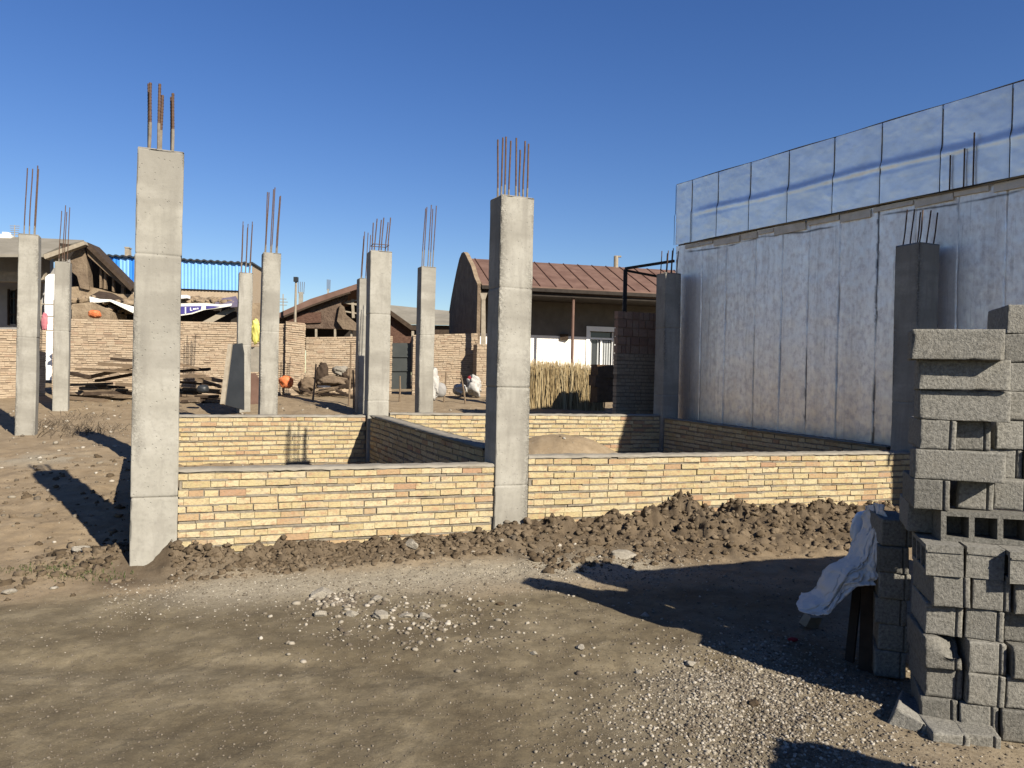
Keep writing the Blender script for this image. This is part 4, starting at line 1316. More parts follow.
# thin grey post with a bracket head on the brick pier
pp = VP(483, 22.45, 5)
g = thing('grey_post', 'slim grey post with flared head on the brick pier', 'post', pp.pt(483, 344))
mb = MB(); vp_slab(mb, pp, [(481.6, 300), (485.4, 300), (485.8, 345), (481.0, 345)], .1); mb.build('shaft', M['palewood'], g)
mb = MB(); vp_slab(mb, pp, [(480, 293), (487.4, 293), (485.4, 299.8), (481.6, 299.8)], .1); mb.build('head', M['palewood'], g)

# reed stack
def reed_stack():
    P0 = at(527, 405, 19.6); P1 = at(606, 405, 20.2)
    d = (P1 - P0); d.z = 0; L = d.length; d.normalize(); nn = Vector((-d.y, d.x, 0))
    mb = MB(); r = random.Random(8)
    for i in range(2600):
        mb.rv = r.random()
        t = r.uniform(0, L); u = r.uniform(0, .8) ** 1.0
        h = r.uniform(.95, 1.2) * (1.0 if t < L - .3 else .86) + (.12 if r.random() < .12 else 0)
        b = P0 + d * t + nn * u; b.z = gz1(b.x, b.y) - .05
        tp = b + Vector((r.gauss(0, .07), r.gauss(0, .07), h + .05 - (r.uniform(0, .4) if r.random() < .3 else 0)))
        w = r.uniform(.006, .015)
        mb.tube([b, (b + tp) / 2 + Vector((r.uniform(-.03, .03), r.uniform(-.02, .02), 0)), tp], w, 3, w * .4)
    o = mb.build('reed_stack', M['straw'])
    tag(o, 'thick upright stack of dry golden reeds before the whitewashed house', 'reed stack')


reed_stack()
# bales beside the reeds
r = random.Random(3)
for i, (px, y0, y1) in enumerate(((604, 386, 402), (602, 376, 386), (605, 366, 376))):
    a = at(px, (y0 + y1) / 2, 18.9)
    mb = MB(); mb.cbox(a, .55, .45, (y1 - y0) / F_PX * 18.9 * 1.08, .3, jit=.03)
    tag(mb.build('straw_bale', M['brownbox']), ('lowest brown bale stacked right of the reeds', 'middle brown bale stacked right of the reeds', 'topmost brown bale stacked right of the reeds')[i], 'bale', 'brown bales by the reeds')

# brick pier by the far corner, red blocks on yellow bricks
a = at(616.5, 380, 14.4); b = at(668, 380, 14.9)
zt_ = at(613, 353, 14.4).z
pier = brick_wall((a.x, a.y), (b.x, b.y), zt_, zt_, 26, 'tall shaded brick pier beside the far corner column, red blocks on top', .12, .0675, ('oldbrick', 'oldmortar'), False, None, 'brick pier', (.11, .11, .1), 'brick_pier', 'cap', 41, .018, .006, .006, .008)
d2 = Vector((b.x - a.x, b.y - a.y, 0)); Lp = d2.length; d2.normalize(); n2 = Vector((-d2.y, d2.x, 0))
mb = MB(); z = zt_ + .008
r = random.Random(5)
for k in range(5):
    t = 0.0
    hh = (at(613, 310, 14.4).z - zt_) / 5
    while t < Lp - .05:
        l = r.choice((.2, .14, .1)); l = min(l, Lp - t)
        mb.rv = r.random()
        mb.box(Vector((a.x, a.y, z)) + d2 * (t + .004) + n2 * r.uniform(0, .008), d2 * (l - .018), n2 * .12, Vector((0, 0, hh - .022)))
        t += l
    z += hh
mb.box(Vector((a.x, a.y, zt_)) + d2 * .015 + n2 * .025, d2 * (Lp - .03), n2 * .07, Vector((0, 0, z - zt_ - .03)))
mb.build('red_block_courses', M['redbrick'], pier)
# black steel frame on the pier
fz = at(622, 268, 14.45)
g = thing('steel_gantry', 'black steel angle frame rising from the brick pier to the silver wall', 'steel frame', Vector((fz.x, fz.y, at(622, 310, 14.45).z)))
q = Vector((fz.x + .075, fz.y + .06, 0)); zb = at(622, 312, 14.45).z; zt2 = at(622, 269, 14.45).z
mb = MB(); mb.beam(q + Vector((0, 0, zb)), q + Vector((0, 0, zt2)), .07, .07); mb.build('post', M['black'], g)
mb = MB(); mb.beam(q + Vector((0, 0, zt2 + .02)), at(674, 261, 13.7), .045, .045); mb.build('bar', M['black'], g)
mb = MB(); mb.beam(q + Vector((.02, 0, zt2 - .02)), at(660, 277, 14.6), .04, .04); mb.build('bar', M['black'], g)

# ------------------------------------------------------------------ left ruined house
lp = VP(40, 26, 8)
root = thing('ruined_house', 'half ruined plastered house with sagging tan roof at the left edge', 'house', lp.pt(40, 372))
BASE = 380
mb = MB()
# front roof slope: eave to ridge
e0 = lp.pt(-60, 257, -.3); e1 = lp.pt(43, 257, -.3); r0 = lp.pt(-60, 236, 3); r1 = lp.pt(84, 242.5, 3)
mb.prism([e0, e1, lp.pt(60, 249, 1.2), r1, r0][::-1], Vector((0, 0, .09)))
mb.prism([r0, r1, lp.pt(84, 262, 6), lp.pt(-60, 262, 6)][::-1], Vector((0, 0, .09)))
rf = mb.build('roof', M['asbestos'], root)
mb = MB(); vp_slab(mb, lp, [(42, 255), (84, 241), (85.5, 244.5), (45, 259)], .3, -.25); mb.build('verge', M['palewood'], rf)
# right hand verge falling to the right
mb = MB(); vp_slab(mb, lp, [(84, 241.5), (88, 242.5), (133, 288), (130.5, 291), (109, 269.5), (86, 247)], 1.0, .0); mb.build('fallen_roof_slope', M['darkwood'], root)
mb = MB(); vp_slab(mb, lp, [(86, 247.5), (109, 270), (127, 288), (122, 286), (106, 272.5), (88, 256)], .3, .15); mb.build('slope_underside', M['wood'], root)
mb = MB(); vp_slab(mb, lp, [(-60, 271), (44, 272), (44, 282), (-60, 281)], .25, 1.0); mb.build('tie_beam', M['palewood'], root)
mb = MB()
wl = [(-60, 258), (50, 258), (50, BASE), (-60, BASE)]
w0, w1_, w2_, w3_ = (lp.pt(8, 290, 1.5), lp.pt(16, 290, 1.5), lp.pt(16, 324, 1.5), lp.pt(8, 324, 1.5))
for q in ([(-60, 256), (8, 256), (8, BASE), (-60, BASE)], [(16, 256), (50, 256), (50, BASE), (16, BASE)], [(8, 256), (16, 256), (16, 290), (8, 290)], [(8, 324), (16, 324), (16, BASE), (8, BASE)]):
    vp_slab(mb, lp, q, .3, 2.6)
mb.build('wall', M['greyplaster'], root)
mb = MB(); vp_slab(mb, lp, [(7.2, 289), (8.4, 289), (8.4, 325), (7.2, 325)], .1, 2.5); vp_slab(mb, lp, [(15.6, 289), (16.8, 289), (16.8, 325), (15.6, 325)], .1, 2.5); vp_slab(mb, lp, [(8.4, 298), (15.6, 298), (15.6, 299), (8.4, 299)], .05, 2.55); vp_slab(mb, lp, [(8.4, 314), (15.6, 314), (15.6, 315), (8.4, 315)], .05, 2.55)
wo = mb.build('window', M['darkwood'], root)
mb = MB(); vp_slab(mb, lp, [(8, 290), (16, 290), (16, 324), (8, 324)], .04, 2.8); mb.build('pane', M['glass'], wo)
mb = MB(); vp_slab(mb, lp, [(45.5, 277), (49, 274), (55, 274), (55, BASE), (46, BASE), (44.5, 300)], .35, .3); mb.build('broken_pier', M['white'], root)
mb = MB(); vp_slab(mb, lp, [(43, 283), (50, 274), (54, 268), (72, 258), (72, BASE), (43, BASE)], .3, 1.2); mb.build('cross_wall', M['greyplaster'], root)
# torn gable of mud plaster
mb = MB(); vp_slab(mb, lp, [(70, 258), (75, 250), (84, 245), (87, 262), (89, 290), (80, 288), (77, 276), (72, 272)], .4, .2); mb.build('gable', M['mudplaster'], root)
mb = MB()
for q in ([(99.5, 264), (101.5, 264), (101.5, 288), (99.5, 288)], [(104, 268), (106.5, 268), (106, 289), (103.5, 289)], [(112, 275), (114, 276), (114, 292), (112, 291)], [(121, 283), (124, 285), (124, 295), (121, 294)]):
    mb = MB(); vp_slab(mb, lp, q, .15, .4); mb.build('roof_prop', M['wood'], root)
mb = MB(); vp_slab(mb, lp, [(60, 243), (88, 247), (131, 289), (131, 312), (60, 312)], .2, 1.3); mb.build('back_wall', M['darkin'], root)  # near-black backing puts the shade of the torn openings into its colour
# mud wall below the gable
mb = MB(); vp_slab(mb, lp, [(70, 287), (86, 286), (100, 289), (118, 294), (137, 294), (137, BASE), (70, BASE)], 1.5, .3); mb.build('mud_wall', M['rubble'], root)
# railing in front of the pier
mb = MB()
for y in (304, 316, 330): mb.tube([lp.pt(40, y, -1.5), lp.pt(56, y + .4, -1.5)], .022, 6)
for x in (41, 54): mb.tube([lp.pt(x, 300, -1.5), lp.pt(x, 345, -1.5)], .022, 6)
tag(mb.build('railing', M['palewood']), 'thin pale railing before the broken white pier', 'railing')
lump('cloth', lp.pt(44.5, 322, -1.6), .09, .06, .3, 'pink', 'pink cloth hanging on the thin railing', 'cloth', seed=8, amp=.4)
# antenna and lamp on the roof
mb = MB(); a = lp.pt(14.5, 240, 3); mb.tube([a, a + Vector((0, 0, .55))], .015, 6)
for k in range(5): mb.tube([a + Vector((-.14 - .01 * k, 0, .2 + k * .08)), a + Vector((.14 + .01 * k, 0, .2 + k * .08))], .012, 5)
tag(mb.build('tv_antenna', M['palewood']), 'small ladder-shaped aerial on the tan roof', 'antenna')
mb = MB(); a = lp.pt(7, 238, 2.8); mb.cbox(a, .35, .3, .22, .3); mb.cbox(a + Vector((-.02, 0, .15)), .2, .2, .1, .1)
tag(mb.build('chimney_stub', M['plaster']), 'white stub of a chimney on the tan roof', 'chimney')

# rubble between the yard wall and the houses
def rubble_heap():
    n = 1500
    px = nrg.uniform(72, 240, n); d = np.where(px > 112, nrg.uniform(24.3, 25.5, n), nrg.uniform(23.9, 25.2, n))
    top = np.interp(px, [72, 90, 110, 140, 180, 215, 240], [296, 296, 300, 304, 300, 300, 302])
    P = []; S = []
    for x, dd, t in zip(px, d, top):
        y = t + nrg.uniform(0, 1) ** .8 * ((326 if x < 110 else (313 if x < 150 else 304)) - t)
        P.append(tuple(at(x, y, dd))); S.append(.03 + .14 * nrg.uniform(0, 1) ** 2.5)
    return rocks('rubble_heap', np.array(P), np.array(S), M['rubble'], .6, .4, 1)


tag(rubble_heap(), 'heap of broken mud bricks behind the long yard wall', 'rubble', kind='stuff')
hb = VP(75, 23.6, 4)
mb = MB(); vp_slab(mb, hb, [(72, 304), (92, 302), (110, 312), (112, 345), (72, 345)], 1.2); tag(mb.build('mud_block', M['rubble']), 'broken slab of mud wall above the orange bag', 'mud wall')
mb = MB(); vp_slab(mb, hb, [(108, 311), (136, 313), (182, 311), (240, 304), (240, 345), (108, 345)], .1, 2.0); tag(mb.build('shade_sheet', M['darkin']), 'dark sheet standing in for the shade under the fallen sheets behind the yard wall', 'shade sheet')  # dark sheet put in for the shade under the collapsed roof
# fallen sheets
def sheet(vp, px_top, px_bot, thick, mat, name, label, cat, off=0, sag=.0, tilt=1.0):
    mb = MB(); n = len(px_top)
    T = [vp.pt(x, y, off + tilt) for x, y in px_top]; Bt = [vp.pt(x, y, off) for x, y in px_bot]
    v = T + Bt + [p + Vector((0, 0, -thick)) for p in T] + [p + Vector((0, 0, -thick)) for p in Bt]
    f = []
    for i in range(n - 1):
        f += [(n + i, n + i + 1, i + 1, i), (2 * n + i, 2 * n + i + 1, 3 * n + i + 1, 3 * n + i), (n + i + 1, n + i, 3 * n + i, 3 * n + i + 1), (i, i + 1, 2 * n + i + 1, 2 * n + i)]
    f += [(n, 0, 2 * n, 3 * n), (n - 1, 2 * n - 1, 4 * n - 1, 3 * n - 1)]
    mb.add(v, f)
    return tag(mb.build(name, M[mat]), label, cat)


sheet(hb, [(90, 296), (99, 291), (112, 293), (124, 299), (138, 303)], [(90, 298), (100, 299), (112, 301), (125, 307), (139, 313)], .05, 'darkwood', 'fallen_roofing', 'dark fallen roofing felt on the rubble left of the nearest column', 'roofing', .3, tilt=.9)
sheet(hb, [(89.5, 296.5), (100, 299), (111, 299.5), (124, 304), (139, 308)], [(90, 301.5), (100, 301.5), (110, 300.5), (124, 307.5), (139, 315)], .03, 'tarp', 'white_sheet', 'white sheet sagging below the dark fallen roofing', 'sheet', .1, tilt=.12)
bn = thing('banner', 'purple and white printed banner fallen across the rubble', 'banner', hb.pt(198, 312))
mb = MB(); vp_slab(mb, hb, [(176, 303.5), (205, 303), (221, 304.5), (232, 303.5), (231, 306), (219, 308), (204, 310), (192, 314), (182, 315.5), (176, 316)], .03); mb.build('cloth', M['tarp'], bn)
mb = MB()
vp_slab(mb, hb, [(177, 306.4), (198.5, 306), (201.5, 306), (201, 309.4), (191.5, 312.6), (182, 314), (177, 314.2)], .01, -.014)
vp_slab(mb, hb, [(206, 305.8), (214, 306), (220, 306.6), (214, 308), (206, 309)], .01, -.014)
mb.build('printed_field', M['purple'], bn)
mb = MB()
for q in ([(184.9, 307), (186, 307), (186, 313.6), (184.9, 313.6)], [(190, 307.6), (190.9, 307.6), (190.9, 310.6), (190, 310.6)], [(190.9, 309.9), (192.2, 309.9), (192.2, 310.7), (190.9, 310.7)],
          [(193, 308.2), (194.6, 308.2), (194.6, 309.8), (193, 309.8)], [(195.2, 308), (196.3, 308), (196.3, 309.6), (195.2, 309.6)], [(197, 307.8), (198.4, 307.8), (198.4, 309.2), (197, 309.2)]):
    vp_slab(mb, hb, q, .008, -.023)
mb.build('lettering', M['white'], bn)
sheet(hb, [(214, 300), (224, 298), (236, 296)], [(216, 307.5), (228, 306), (240, 305)], .05, 'greyviolet', 'crumpled_sheet', 'crumpled violet grey sheet at the right end of the banner', 'sheet', .1, tilt=.5)
plank(hb.pt(204, 324, .2), hb.pt(234, 308, .5), .16, .16, 'palewood', 'pale round beam propped up below the banner', 'beam', 'beam')
lump('mesh_bag', hb.pt(95, 314, -.9), .17, .14, .12, 'orange', 'orange bag lying on the yard wall under the broken mud slab', 'bag', seed=12)
lump('mesh_bag', at(286, 382, 20.8), .17, .14, .16, 'orange', 'orange bag at the foot of the raised brick pier', 'bag', seed=14, amp=.45)
mb = MB(); vp_slab(mb, hb, [(176, 295), (187, 295), (187, 298), (176, 299)], .3, .2); tag(mb.build('white_block', M['white']), 'white block lying on the rubble above the banner', 'block')

# blue sheet metal building
bp = VP(180, 34, 6)
root = thing('blue_shed', 'building clad in bright blue corrugated sheet over pale brickwork', 'building', bp.pt(180, 372))
def corr(mb, vp, x0, x1, yt0, yt1, yb0, yb1, period, depth, off):
    n = int((x1 - x0) / period * 4); T = []; Bo = []
    for i in range(n + 1):
        t = i / n; o = off + depth * (0, 0, 1, 1)[i % 4]
        T.append(vp.pt(x0 + (x1 - x0) * t, yt0 + (yt1 - yt0) * t, o)); Bo.append(vp.pt(x0 + (x1 - x0) * t, yb0 + (yb1 - yb0) * t, o))
    n += 1
    mb.add(T + Bo, [(i + 1, i, n + i, n + i + 1) for i in range(n - 1)])
mb = MB(); corr(mb, bp, 106, 119.5, 255.4, 256.4, 290, 290, 3.4, .025, 0); corr(mb, bp, 129.7, 137, 256.8, 257, 290, 290, 3.4, .025, 0)
mb.build('blue_cladding', M['blue'], root)
mb = MB(); corr(mb, bp, 119.6, 129.6, 256.4, 256.8, 290, 290, 3.4, .018, .02); corr(mb, bp, 137.1, 252, 257, 262.6, 287, 291, 3.4, .022, 0)
mb.build('blue_cladding', M['paleblue'], root)
mb = MB(); mb.prism([bp.pt(104, 256, .12), bp.pt(252, 263.4, .12), bp.pt(252, 345, .12), bp.pt(104, 345, .12)][::-1], bp.n * 4); mb.build('wall', M['oldbrick'], root)
mb = MB()
nn = 88; T = []
for i in range(nn + 1):
    t = i / nn; T.append((103 + 149.5 * t, 254.4 + 8.2 * t + (1.0 if i % 4 in (1, 2) else 0)))
pts = [bp.pt(x, y - .7, -.12) for x, y in T] + [bp.pt(x, y + .9, -.12) for x, y in T][::-1]
mb.prism(pts[::-1], bp.n * 4.4); mb.build('roof_edge', M['slate'], root)
mb = MB(); vp_slab(mb, bp, [(124.8, 248), (128.6, 248.4), (129, 256), (124.6, 256)], .3, .6); vp_slab(mb, bp, [(124.3, 246.6), (129, 247), (129, 248.2), (124.3, 247.8)], .35, .58); mb.build('flue', M['palewood'], root)
# white roof bit and parapet right of the column
mb = MB(); vp_slab(mb, bp, [(246, 303), (262, 303), (262, 345), (246, 345)], .4, -3); tag(mb.build('low_wall', M['rubble']), 'crumbling low mud wall seen between two columns', 'mud wall')

# collapsed house with rusty roof
cp = VP(310, 27, 4)
root = thing('collapsed_house', 'collapsed mud house with sloping rusty roof and broken rafters', 'house', cp.pt(315, 378))
mb = MB(); vp_slab(mb, cp, [(262, 322), (280, 312.5), (310, 299), (335, 291), (356, 284), (370, 284), (370, 288), (356, 289.5), (335, 296.5), (310, 305.5), (281, 317), (262, 327)], 4.5, -.1)
rf = mb.build('roof', M['rust'], root)
mb = MB(); vp_slab(mb, cp, [(281, 316.8), (310, 305.3), (335, 296.3), (350, 291.5), (350, 293.3), (335, 298.2), (310, 307.2), (281, 318.8)], .2, -.14); mb.build('verge_board', M['darkwood'], rf)
mb = MB(); vp_slab(mb, cp, [(262, 329), (281, 319.5), (310, 308), (335, 299), (347, 293), (345, 300), (341, 303), (341, 312), (338, 318), (343, 324), (345, 329), (300, 328), (262, 330)], .5, .2); mb.build('gable', M['burnt'], root)
mb = MB(); vp_slab(mb, cp, [(286, 314.5), (321, 312), (321, 322.5), (286, 324)], .06, .13); mb.build('red_patch', M['burntbrick'], root)
mb = MB(); vp_slab(mb, cp, [(340, 304), (343, 306), (345, 314), (357, 324), (359, 331), (343, 329), (337, 321)], .3, .0); mb.build('fallen_plaster', M['mudplaster'], root)
mb = MB()
for a, b, w in (((341, 302), (360, 305), .07), ((343, 311), (360, 314), .05), ((352.5, 299), (353.5, 318), .09), ((342, 302), (360, 300), .05)):
    mb.beam(cp.pt(*a, .5), cp.pt(*b, .5), w, w)
mb.build('rafter', M['palewood'], root)
for x in (315, 334, 350.5):
    mb = MB(); vp_slab(mb, cp, [(x, 329), (x + 1.8, 329), (x + 1.8, 350), (x, 350)], .12, .15); mb.build('roof_prop', M['palewood'], root)
mb = MB(); vp_slab(mb, cp, [(262, 331), (290, 318), (330, 304), (356, 293), (372, 293), (372, 350), (262, 350)], .2, 3.5); mb.build('back_wall', M['darkin'], root)  # its near-black colour stands for the shade inside the broken house
# brick gable right of the big column and its roof
kp = VP(392, 30, 6)
root = thing('brick_outbuilding', 'red brick outbuilding with dark sloping eave behind the yard gate', 'building', kp.pt(400, 380))
mb = MB(); vp_slab(mb, kp, [(370, 306), (391, 311), (411, 326), (412, 372), (370, 372)], 3, 0); mb.build('wall', M['burntbrick'], root)
mb = MB(); vp_slab(mb, kp, [(368, 300), (391, 310.5), (412, 325.5), (417, 326), (417, 330), (411, 330), (391, 315.5), (368, 305)], 3.6, -.3); mb.build('roof_edge', M['darkwood'], root)
# grey roofed house
qp = VP(430, 44, 3)
root = thing('grey_roofed_house', 'low distant house under a plain grey green roof', 'house', qp.pt(430, 372))
mb = MB(); mb.prism([qp.pt(380, 324, 0), qp.pt(492, 326, 0), qp.pt(492, 317, 4), qp.pt(380, 306, 4)][::-1], Vector((0, 0, .12))); mb.build('roof', M['asbestos'], root)
mb = MB(); vp_slab(mb, qp, [(380, 324.3), (492, 326.3), (492, 366), (380, 364)], 3.8, .3); mb.build('wall', M['darkwood'], root)

# ------------------------------------------------------------------ timber pile and odds and ends
PL = [(70, 373, 88, 377, 'a'), (78, 369, 137, 372, 'b'), (86, 378, 137, 366, 'c'), (97, 381, 150, 371, 'd'), (70, 385, 112, 383.5, 'e'), (100, 363.5, 137, 366.5, 'f'), (112, 359, 150, 361.5, 'g'), (118, 384, 150, 387, 'h'),
      (176, 363, 200, 369, 'i'), (168, 372, 210, 369, 'j'), (172, 376, 204, 376, 'k'), (190, 375, 221, 381, 'l'), (168, 381, 214, 385, 'm'), (196, 379, 222, 387, 'n'), (172, 388, 222, 391, 'o')]
PLAB = {'a': 'short dark plank at the left tip of the timber pile', 'b': 'thin plank lying along the back of the timber pile', 'c': 'plank sloping up to the right on the left half of the timber pile',
        'd': 'thick dark plank under the sloping ones of the timber pile', 'e': 'flat plank on the ground at the left of the timber pile', 'f': 'weathered plank near the top of the timber pile',
        'g': 'topmost plank sticking out of the timber pile', 'h': 'low plank beside the nearest column at the pile bottom', 'i': 'short topmost plank right of the nearest column',
        'j': 'plank rising to the right in the right half of the timber pile', 'k': 'level plank in the right half of the timber pile', 'l': 'plank dipping to the right towards the leaning steel sheet',
        'm': 'long low plank in the right half of the timber pile', 'n': 'short plank end pointing at the leaning steel sheet', 'o': 'lowest plank lying on the earth by the leaning steel sheet'}
for i, (x0, y0, x1, y1, k) in enumerate(PL):
    d = 18.6 + (i % 5) * .22 + .35 * ((390 - (y0 + y1) / 2) / 30)
    a = at(x0, y0, d); b = at(x1, y1, d + rnd.uniform(-.2, .2))
    for q in (a, b): q.z = max(q.z, gz1(q.x, q.y) + .03)
    plank(a, b, rnd.uniform(.14, .24), rnd.uniform(.05, .085), 'wood' if i % 3 else 'darkwood', PLAB[k], 'timber_plank', 'plank', 'old timber along the yard wall')
r = random.Random(17)
for i in range(34):
    px = r.choice((r.uniform(80, 132), r.uniform(168, 208)))
    lay = r.randrange(5)
    c = on(px, 18.9 + lay * .16 + r.uniform(-.1, .2)); c.z += .04 + lay * .085 * (1 - abs(px - 142) / 110)
    l = r.uniform(.5, 1.5) if px < 140 else r.uniform(.4, 1.0)
    a_ = r.uniform(-.35, .35); d_ = Vector((math.cos(a_), math.sin(a_), r.uniform(-.09, .09))) * l / 2
    plank(c - d_, c + d_, r.uniform(.1, .22), r.uniform(.04, .085), ('wood', 'darkwood', 'wood', 'mudplaster')[i % 4], 'weathered plank lying deep inside the timber pile', 'timber_plank', 'plank', 'old timber along the yard wall')
# leaning steel sheet
fp = VP(236, 16.7, 10)
g = thing('steel_sheet', 'dark steel sheet with pale edge leaning on a column by the timber pile', 'steel sheet', fp.pt(232, 404))
mb = MB(); mb.prism([fp.pt(231.5, 344.5, .5), fp.pt(243, 343, .9), fp.pt(243, 410, .55), fp.pt(224.5, 405, 0)][::-1], Vector((.02, .03, 0))); mb.build('panel', M['slate'], g)
mb = MB(); mb.beam(fp.pt(222.5, 404.5, -.02), fp.pt(230.3, 344.5, .46), .09, .07); mb.build('edge_frame', M['palewood'], g)
lump('bucket', at(203, 389, 17.6), .13, .12, .1, 'slate', 'small blue grey bucket at the foot of the timber pile', 'bucket', seed=21, amp=.1)
def pan():
    c = on(207, 15.4, 0)
    mb = MB()
    n = 20
    ring = []
    for r_, z in ((.52, .0), (.47, .06), (.36, .12), (.14, .17), (.001, .17)):
        ring.append([c + Vector((r_ * math.cos(2 * math.pi * k / n), r_ * .8 * math.sin(2 * math.pi * k / n), z + .04 * math.sin(4 * math.pi * k / n + 1))) for k in range(n)])
    v = [p for q in ring for p in q]
    f = []
    for i in range(len(ring) - 1):
        for k in range(n): f.append((i * n + k, i * n + (k + 1) % n, (i + 1) * n + (k + 1) % n, (i + 1) * n + k))
    mb.add(v, f)
    tag(mb.build('mortar_heap', M['rubble'], smooth_=True), 'low dried mortar heap before the leaning steel sheet', 'mortar heap')
pan()
lump('plastic_sack', at(256, 332, 19.8), .11, .08, .29, 'yellow', 'yellow plastic sack hanging in the gap between two columns', 'sack', seed=31, amp=.55)
mb = MB(); pv = VP(255, 19.9, 5); vp_slab(mb, pv, [(250, 347), (262, 347), (262, 372), (250, 372)], .15); tag(mb.build('cement_slab', M['cap']), 'grey slab standing below the yellow sack', 'slab')
mb = MB(); vp_slab(mb, pv, [(250, 374), (254, 373), (262, 385), (262, 410), (250, 410)], .15, -1.0); tag(mb.build('rusty_sheet', M['rust']), 'rusty sheet standing low between two columns', 'sheet')
# junk at the foot of the lower yard wall
jn = [(309, 384, .24, .2, .18, 'wood', 'brown heap of rotten timber at the foot of the lower yard wall'), (322, 374, .16, .15, .32, 'darkwood', 'dark upright stump in the scrap by the lower yard wall'), (334, 381, .42, .3, .17, 'mudplaster', 'rounded earth coloured sack in the scrap heap'), (347, 380, .2, .18, .24, 'darkwood', 'dark tyre-like lump at the right of the scrap heap'), (340, 371, .2, .2, .14, 'cap', 'pale rubble lump on top of the scrap heap'), (327, 386, .25, .15, .1, 'white', 'white scrap lying before the scrap heap'), (353, 376, .2, .2, .22, 'wood', 'brown lump closing the scrap heap on the right')]
for i, (x, y, sx, sy, sz, m_, lab) in enumerate(jn):
    lump('scrap_lump', at(x, y, 21.4), sx, sy, sz, m_, lab, 'scrap', 'scrap along the lower yard wall', seed=40 + i, amp=.5)
r = random.Random(23)
for i in range(9):
    c = on(r.uniform(299, 358), 21.0 + r.uniform(-.3, .4)); c.z += r.uniform(.05, .38)
    a_ = r.uniform(-.5, .5); d_ = Vector((math.cos(a_), math.sin(a_), r.uniform(-.35, .35))) * r.uniform(.25, .6)
    plank(c - d_, c + d_, r.uniform(.06, .14), r.uniform(.03, .07), ('wood', 'darkwood')[i % 2], 'broken plank lying in the scrap along the lower yard wall', 'broken_plank', 'plank', 'broken planks in the scrap')
# white sacks by the right yard wall
lump('white_sack', at(474.5, 386, 21.9), .20, .15, .27, 'sack', 'bulging white sack with red cloth on it by the brick pier', 'sack', 'white sacks by the yard wall', seed=51, amp=.8)
lump('white_sack', at(460, 389, 21.7), .17, .15, .15, 'sack', 'slumped small white sack left of the bulging one', 'sack', 'white sacks by the yard wall', seed=53, amp=.8)
lump('red_cloth', at(469.5, 378.5, 21.9), .06, .06, .07, 'red', 'dark red cloth on the bulging white sack', 'cloth', seed=55)
lump('white_sack', at(434.5, 385, 16.6), .09, .09, .30, 'sack', 'tall narrow white sack half hidden by a column', 'sack', 'white sacks by the yard wall', seed=57, amp=.7)
lump('bucket', at(440, 390, 17.2), .14, .12, .16, 'greyplaster', 'grey bucket beside the tall narrow white sack', 'bucket', seed=59, amp=.15)
# stakes
for i, (x0, y0, x1, y1, d, lab) in enumerate(((313, 390, 316, 364, 20, 'thin stake standing before the rotten timber heap'), (349, 397, 351, 343, 19, 'tall thin stake before the lower yard wall'), (354, 398, 353, 370, 18.5, 'short stake close to the narrow column'), (399.5, 398, 400, 376, 20, 'pale stake before the yard gate'), (444, 392, 446, 372, 20.5, 'stake beside the grey bucket'), (465.5, 402, 461, 375, 20, 'leaning stake before the white sacks'))):
    a = at(x0, y0, d); a.z = min(a.z, gz1(a.x, a.y)); b = at(x1, y1, d)
    mb = MB(); mb.tube([a, (a + b) / 2 + Vector((.012, 0, 0)), b], .028, 6, .02)
    tag(mb.build('wooden_stake', M['wood']), lab, 'stake', 'wooden stakes in the yard')
# poles and aerials on the skyline
sk = VP(300, 30, 0)
mb = MB(); a = at(296, 282, 26); mb.tube([at(294.6, 345, 26), a], .05, 6, .035)
g = mb.build('lamp_pole', M['palewood']); tag(g, 'slim pole with a small dark lamp rising before the collapsed house', 'lamp pole')
mb = MB(); mb.cbox(at(296, 279.5, 26), .13, .16, .16); mb.build('lamp_head', M['slate'], g)
for x, y, yb, dd, lab in ((300.5, 290, 300, 55, 'far concrete column with bars above the rusty roof, left of two'), (328, 287, 300, 60, 'far concrete column with bars above the rusty roof, right of two')):
    w = 3.6 / F_PX * dd if x < 310 else .12
    c0 = at(x, y + 2, dd); b0 = at(x, 372, dd)
    mb = MB(); mb.box((c0.x - w / 2, dd, b0.z), (w, 0, 0), (0, w, 0), (0, 0, c0.z - b0.z)); o = mb.build('concrete_column', M['concrete']); tag(o, lab, 'column', 'far columns above the roofs')
    mb = MB()
    for k in range(4): mb.tube([(c0.x - w * .6 + k * w * .4, dd + .1 * k, c0.z - .1), (c0.x - w * .7 + k * w * .47, dd + .1 * k, c0.z + .75)], .02, 5)
    mb.build('rebar', M['rebar'], o)
mb = MB(); a = at(283, 320, 40); mb.tube([a, at(283, 294, 40)], .03, 5)
for y, w in ((302, .25), (305, .2), (299, .18)): mb.tube([at(283, y, 40) + Vector((-w, 0, 0)), at(283, y, 40) + Vector((w, 0, 0))], .02, 5)
tag(mb.build('tv_antenna', M['palewood']), 'thin aerial on a mast left of the lamp pole', 'antenna')

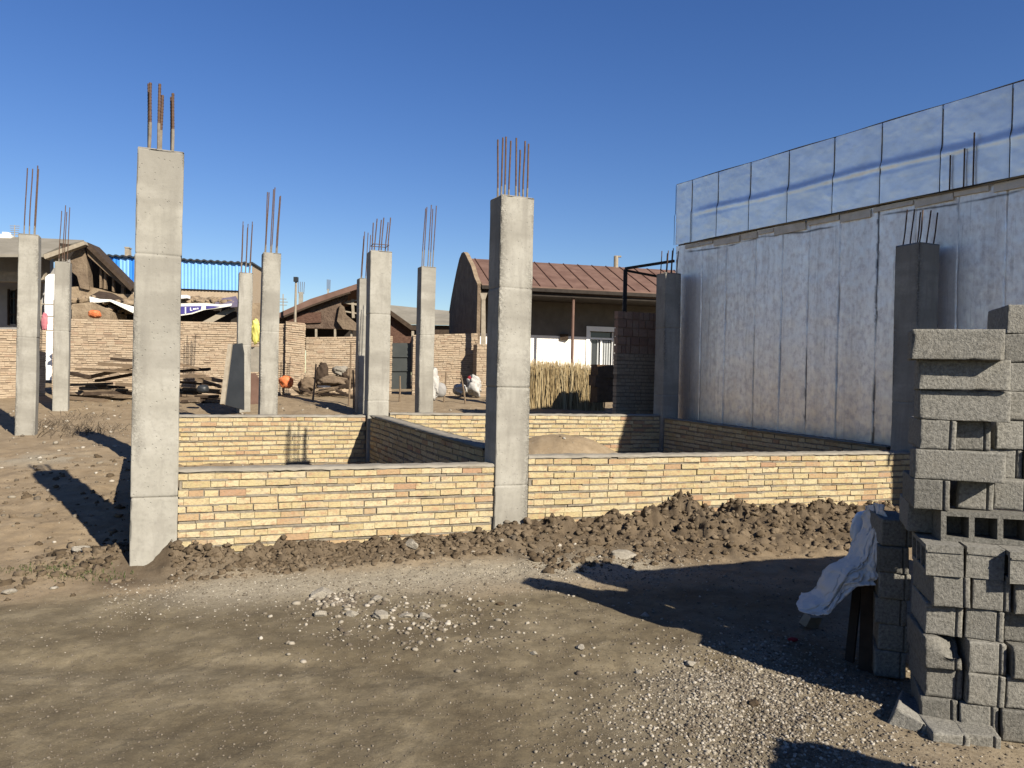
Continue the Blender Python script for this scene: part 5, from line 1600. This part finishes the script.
# bare tree beyond the roofs
def bare_tree():
    base = at(456, 372, 70)
    root = thing('bare_tree', 'leafless grey tree beyond the grey roof beside the gable', 'tree', Vector((base.x, 70, 1.0)))
    r = random.Random(2)
    mb = MB(); H = at(456, 303, 70).z
    top = Vector((base.x + .2, 70, H * .6)); mb.tube([(base.x, 70, .9), top], .16, 6, .08); mb.build('trunk', M['twig'], root)
    mb = MB()
    def br(p, d_, l, w, k):
        q = p + d_ * l; mb.tube([p, q], w, 4, w * .6)
        if k == 0: return
        for _ in range(3):
            nd = (d_ + Vector((r.uniform(-.7, .7), r.uniform(-.7, .7), r.uniform(-.1, .5)))).normalized(); br(q, nd, l * r.uniform(.6, .85), w * .6, k - 1)
    for _ in range(6): br(top + Vector((0, 0, -r.uniform(0, 1.2))), Vector((r.uniform(-.7, .7), r.uniform(-.7, .7), 1)).normalized(), .85, .045, 4)
    mb.build('crown', M['twig'], root)
bare_tree()

# weeds and dry brush (countless thin blades)
def blades(name, spots, n, h, mat, spread, seed):
    r = random.Random(seed); mb = MB()
    for (x, y, sx, sy) in spots:
        for _ in range(n):
            px, py = r.gauss(x, sx), r.gauss(y, sy)
            z = gz1(px, py)
            a = r.uniform(0, 6.28); hh = h * r.uniform(.4, 1.2); w = r.uniform(.0015, .004)
            d = Vector((math.cos(a), math.sin(a), 0)); b = Vector((px, py, z - .005))
            t = b + d * hh * spread * r.uniform(.2, 1) + Vector((0, 0, hh)); s_ = Vector((-d.y, d.x, 0)) * w * (1 if h < .1 else 2)
            mb.add([b - s_, b + s_, (b + t) / 2 + s_ + Vector((0, 0, hh * .12)), t, (b + t) / 2 - s_ + Vector((0, 0, hh * .12))], [(0, 1, 2, 3, 4)])
    return tag(mb.build(name, M[mat]), kind='stuff')


pa = on(70, dground(70, 575)); pb = on(45, dground(45, 570)); pc = on(95, dground(95, 578))
blades('weeds', [(pa.x, pa.y, .22, .07), (pb.x, pb.y, .2, .07), (pc.x, pc.y, .15, .05)], 150, .03, 'leaf', 1.2, 5)
spots = []
for x, y in ((48, 428), (58, 425), (75, 436), (80, 418), (100, 432), (66, 432)):
    q = on(x, dground(x, y)); spots.append((q.x, q.y, .3, .35))
blades('dry_brush', spots, 60, .13, 'twig', 1.6, 6)

# ------------------------------------------------------------------ light and sky
SUN_AZ, SUN_EL = 40.0, 33.0           # shadows fall 38 degrees to the left of straight ahead
sd = Vector((-math.sin(R(SUN_AZ)) * math.cos(R(SUN_EL)), math.cos(R(SUN_AZ)) * math.cos(R(SUN_EL)), -math.sin(R(SUN_EL))))
sl_ = bpy.data.lights.new('sun', 'SUN'); sl_.energy = 5.0; sl_.angle = R(.5); sl_.color = (1.0, .92, .79)
so = bpy.data.objects.new('sun', sl_); COL.objects.link(so)
so.rotation_euler = sd.to_track_quat('-Z', 'Y').to_euler(); so.location = (8, -10, 12)
w = bpy.data.worlds.new('World'); scene.world = w; w.use_nodes = True
nt = w.node_tree
sky = nt.nodes.new('ShaderNodeTexSky'); sky.sky_type = 'NISHITA'; sky.sun_disc = False
sky.sun_elevation = R(SUN_EL); sky.sun_rotation = math.atan2(-sd.x, -sd.y)
sky.altitude = 300; sky.air_density = 1.1; sky.dust_density = .15; sky.ozone_density = 3.5
bg = nt.nodes['Background']; bg.inputs['Strength'].default_value = .05
hs = nt.nodes.new('ShaderNodeHueSaturation'); hs.inputs['Saturation'].default_value = 1.24; hs.inputs['Hue'].default_value = .516
nt.links.new(sky.outputs[0], hs.inputs['Color']); nt.links.new(hs.outputs[0], bg.inputs['Color'])

vs = scene.view_settings
vs.view_transform = 'Standard'; vs.look = 'None'; vs.gamma = 1; vs.use_curve_mapping = False; vs.exposure = 1.17
scene.cycles.max_bounces = 6
scene.cycles.use_denoising = True
